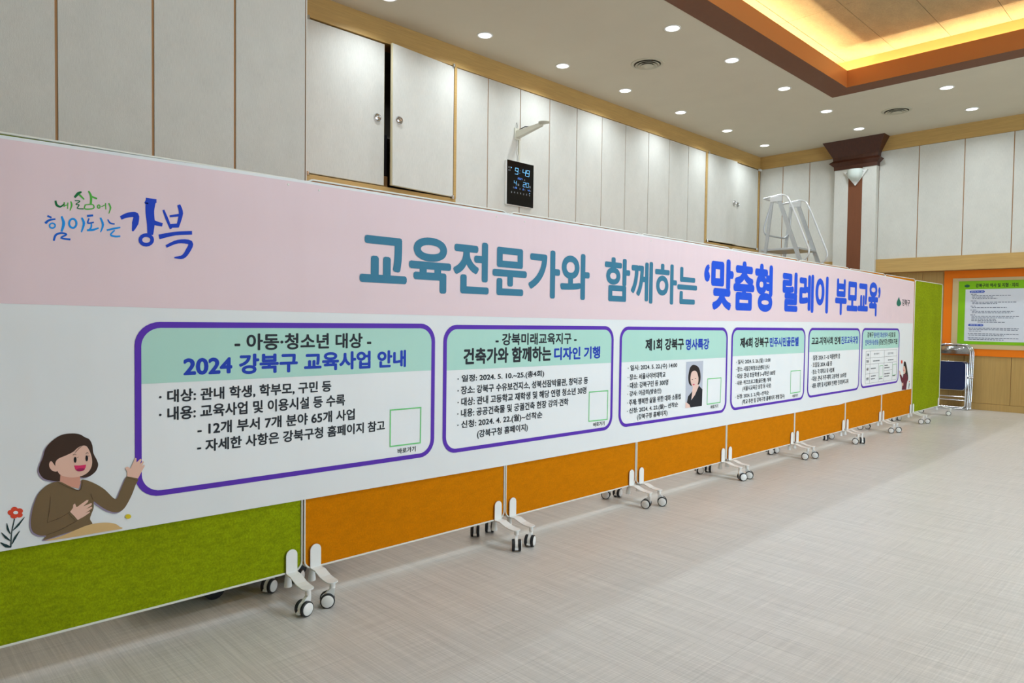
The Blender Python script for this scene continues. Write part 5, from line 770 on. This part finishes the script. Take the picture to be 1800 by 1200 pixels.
# ================================================================ NOTICE BOARD on the back wall
nb = thing('notice_board', 'green framed wall notice in clear acrylic on an orange surround', 'notice')
M_or = mat('orange_surround', (238, 122, 12), .5, spec=.3)
YO = YL - .018
obj('orange_surround', B(-2.963, -.85, YO, YL - .0005, .772, 2.0015), M_or, nb)
obj('acrylic_panel', B(-2.851, -.96, YO - .010, YO - .0005, .872, 1.890, .002), mat('acrylic', (204, 182, 138), .22, spec=.5), nb)
ps = obj('poster', B(-2.772, -1.04, YO - .0125, YO - .0105, .938, 1.845), mat('poster_green', (128, 190, 14), .3, noise=((3, 3, 5), .10)), nb)
sh = obj('white_sheet', B(-2.686, -1.12, YO - .014, YO - .0126, .982, 1.727), mat('poster_white', (214, 218, 228), .3), ps)
D_ = YO - .0145; ink = mat('poster_ink', (40, 60, 20), .5); ink2 = mat('poster_text', (96, 104, 124), .5); wt = mat('pill_text', (220, 228, 245), .5); pb = mat('pill_blue', (34, 74, 178), .5)
text('강북구의 역사 및 지형 · 지리', -2.562, -2.062, 1.752, 1.806, YO - .0130, ink, ps, .06, 'y', 'heading', 3)
bm = bmesh.new(); lathe(bm, [(.034, 0), (.030, .0008)], 20, Matrix.Translation((-2.668, YO - .0126, 1.776)) @ Matrix.Rotation(PI / 2, 4, 'X') @ Matrix.Diagonal((1, .6, 1, 1))); obj('emblem', bm, mat('emblem_dark', (24, 84, 60), .5), ps)
for z_, s_ in ((1.692, '강북구의 역사 · 연혁'), (1.213, '강북구의 지형 · 지리')):
    obj('heading_pill', prism(bmesh.new(), rrect(-2.634 if z_ > 1.5 else -2.640, -2.450 if z_ > 1.5 else -2.455, z_ - .016, z_ + .016, .0155, 5), D_ - .0003, D_, 'y'), pb, sh)
    text(s_, -2.620, -2.468, z_ - .009, z_ + .010, D_ - .0007, wt, sh, .02, 'y', 'heading', 2)
bm = bmesh.new(); random.seed(11)
def pdash(y, z, w_, h_=.009):
    a = y
    while a < y + w_:
        s_ = random.uniform(.018, .045); e_ = min(a + s_, y + w_)
        v = [bm.verts.new(p) for p in ((a, D_, z), (e_, D_, z), (e_, D_, z + h_), (a, D_, z + h_))]; bm.faces.new(v); a += s_ + .008
for z_, rows_ in ((1.650, ((0, .07), (.014, .46), (.014, .26), (.02, .30))), (1.555, ((0, .07), (.02, .52), (.02, .30))), (1.480, ((0, .06), (.015, .42))), (1.425, ((0, .08), (.02, .50), (.02, .46))), (1.355, ((0, .06), (.015, .56), (.015, .50), (.015, .30), (.015, .30), (.09, .33)))):
    for k, (dx_, w_) in enumerate(rows_): pdash(-2.618 + dx_, z_ - k * .0205, w_)
for z_, n_ in ((1.165, 3), (1.085, 2), (1.025, 2)):
    for k in range(n_): pdash(-2.640 + (.01 if k else 0), z_ - k * .021, (.60, .58, .15)[k] if n_ == 3 else (.60, .42)[k])
obj('fine_print', bm, ink2, sh)
for px_, pz_ in ((-2.775, 1.862), (-2.775, .915)):
    k_ = bmesh.new(); lathe(k_, [(.009, 0), (.008, .006), (.003, .008)], 12, Matrix.Translation((px_, YO - .010, pz_)) @ Matrix.Rotation(PI / 2, 4, 'X')); obj('screw', k_, M_chrome, nb, True)
flush_text()
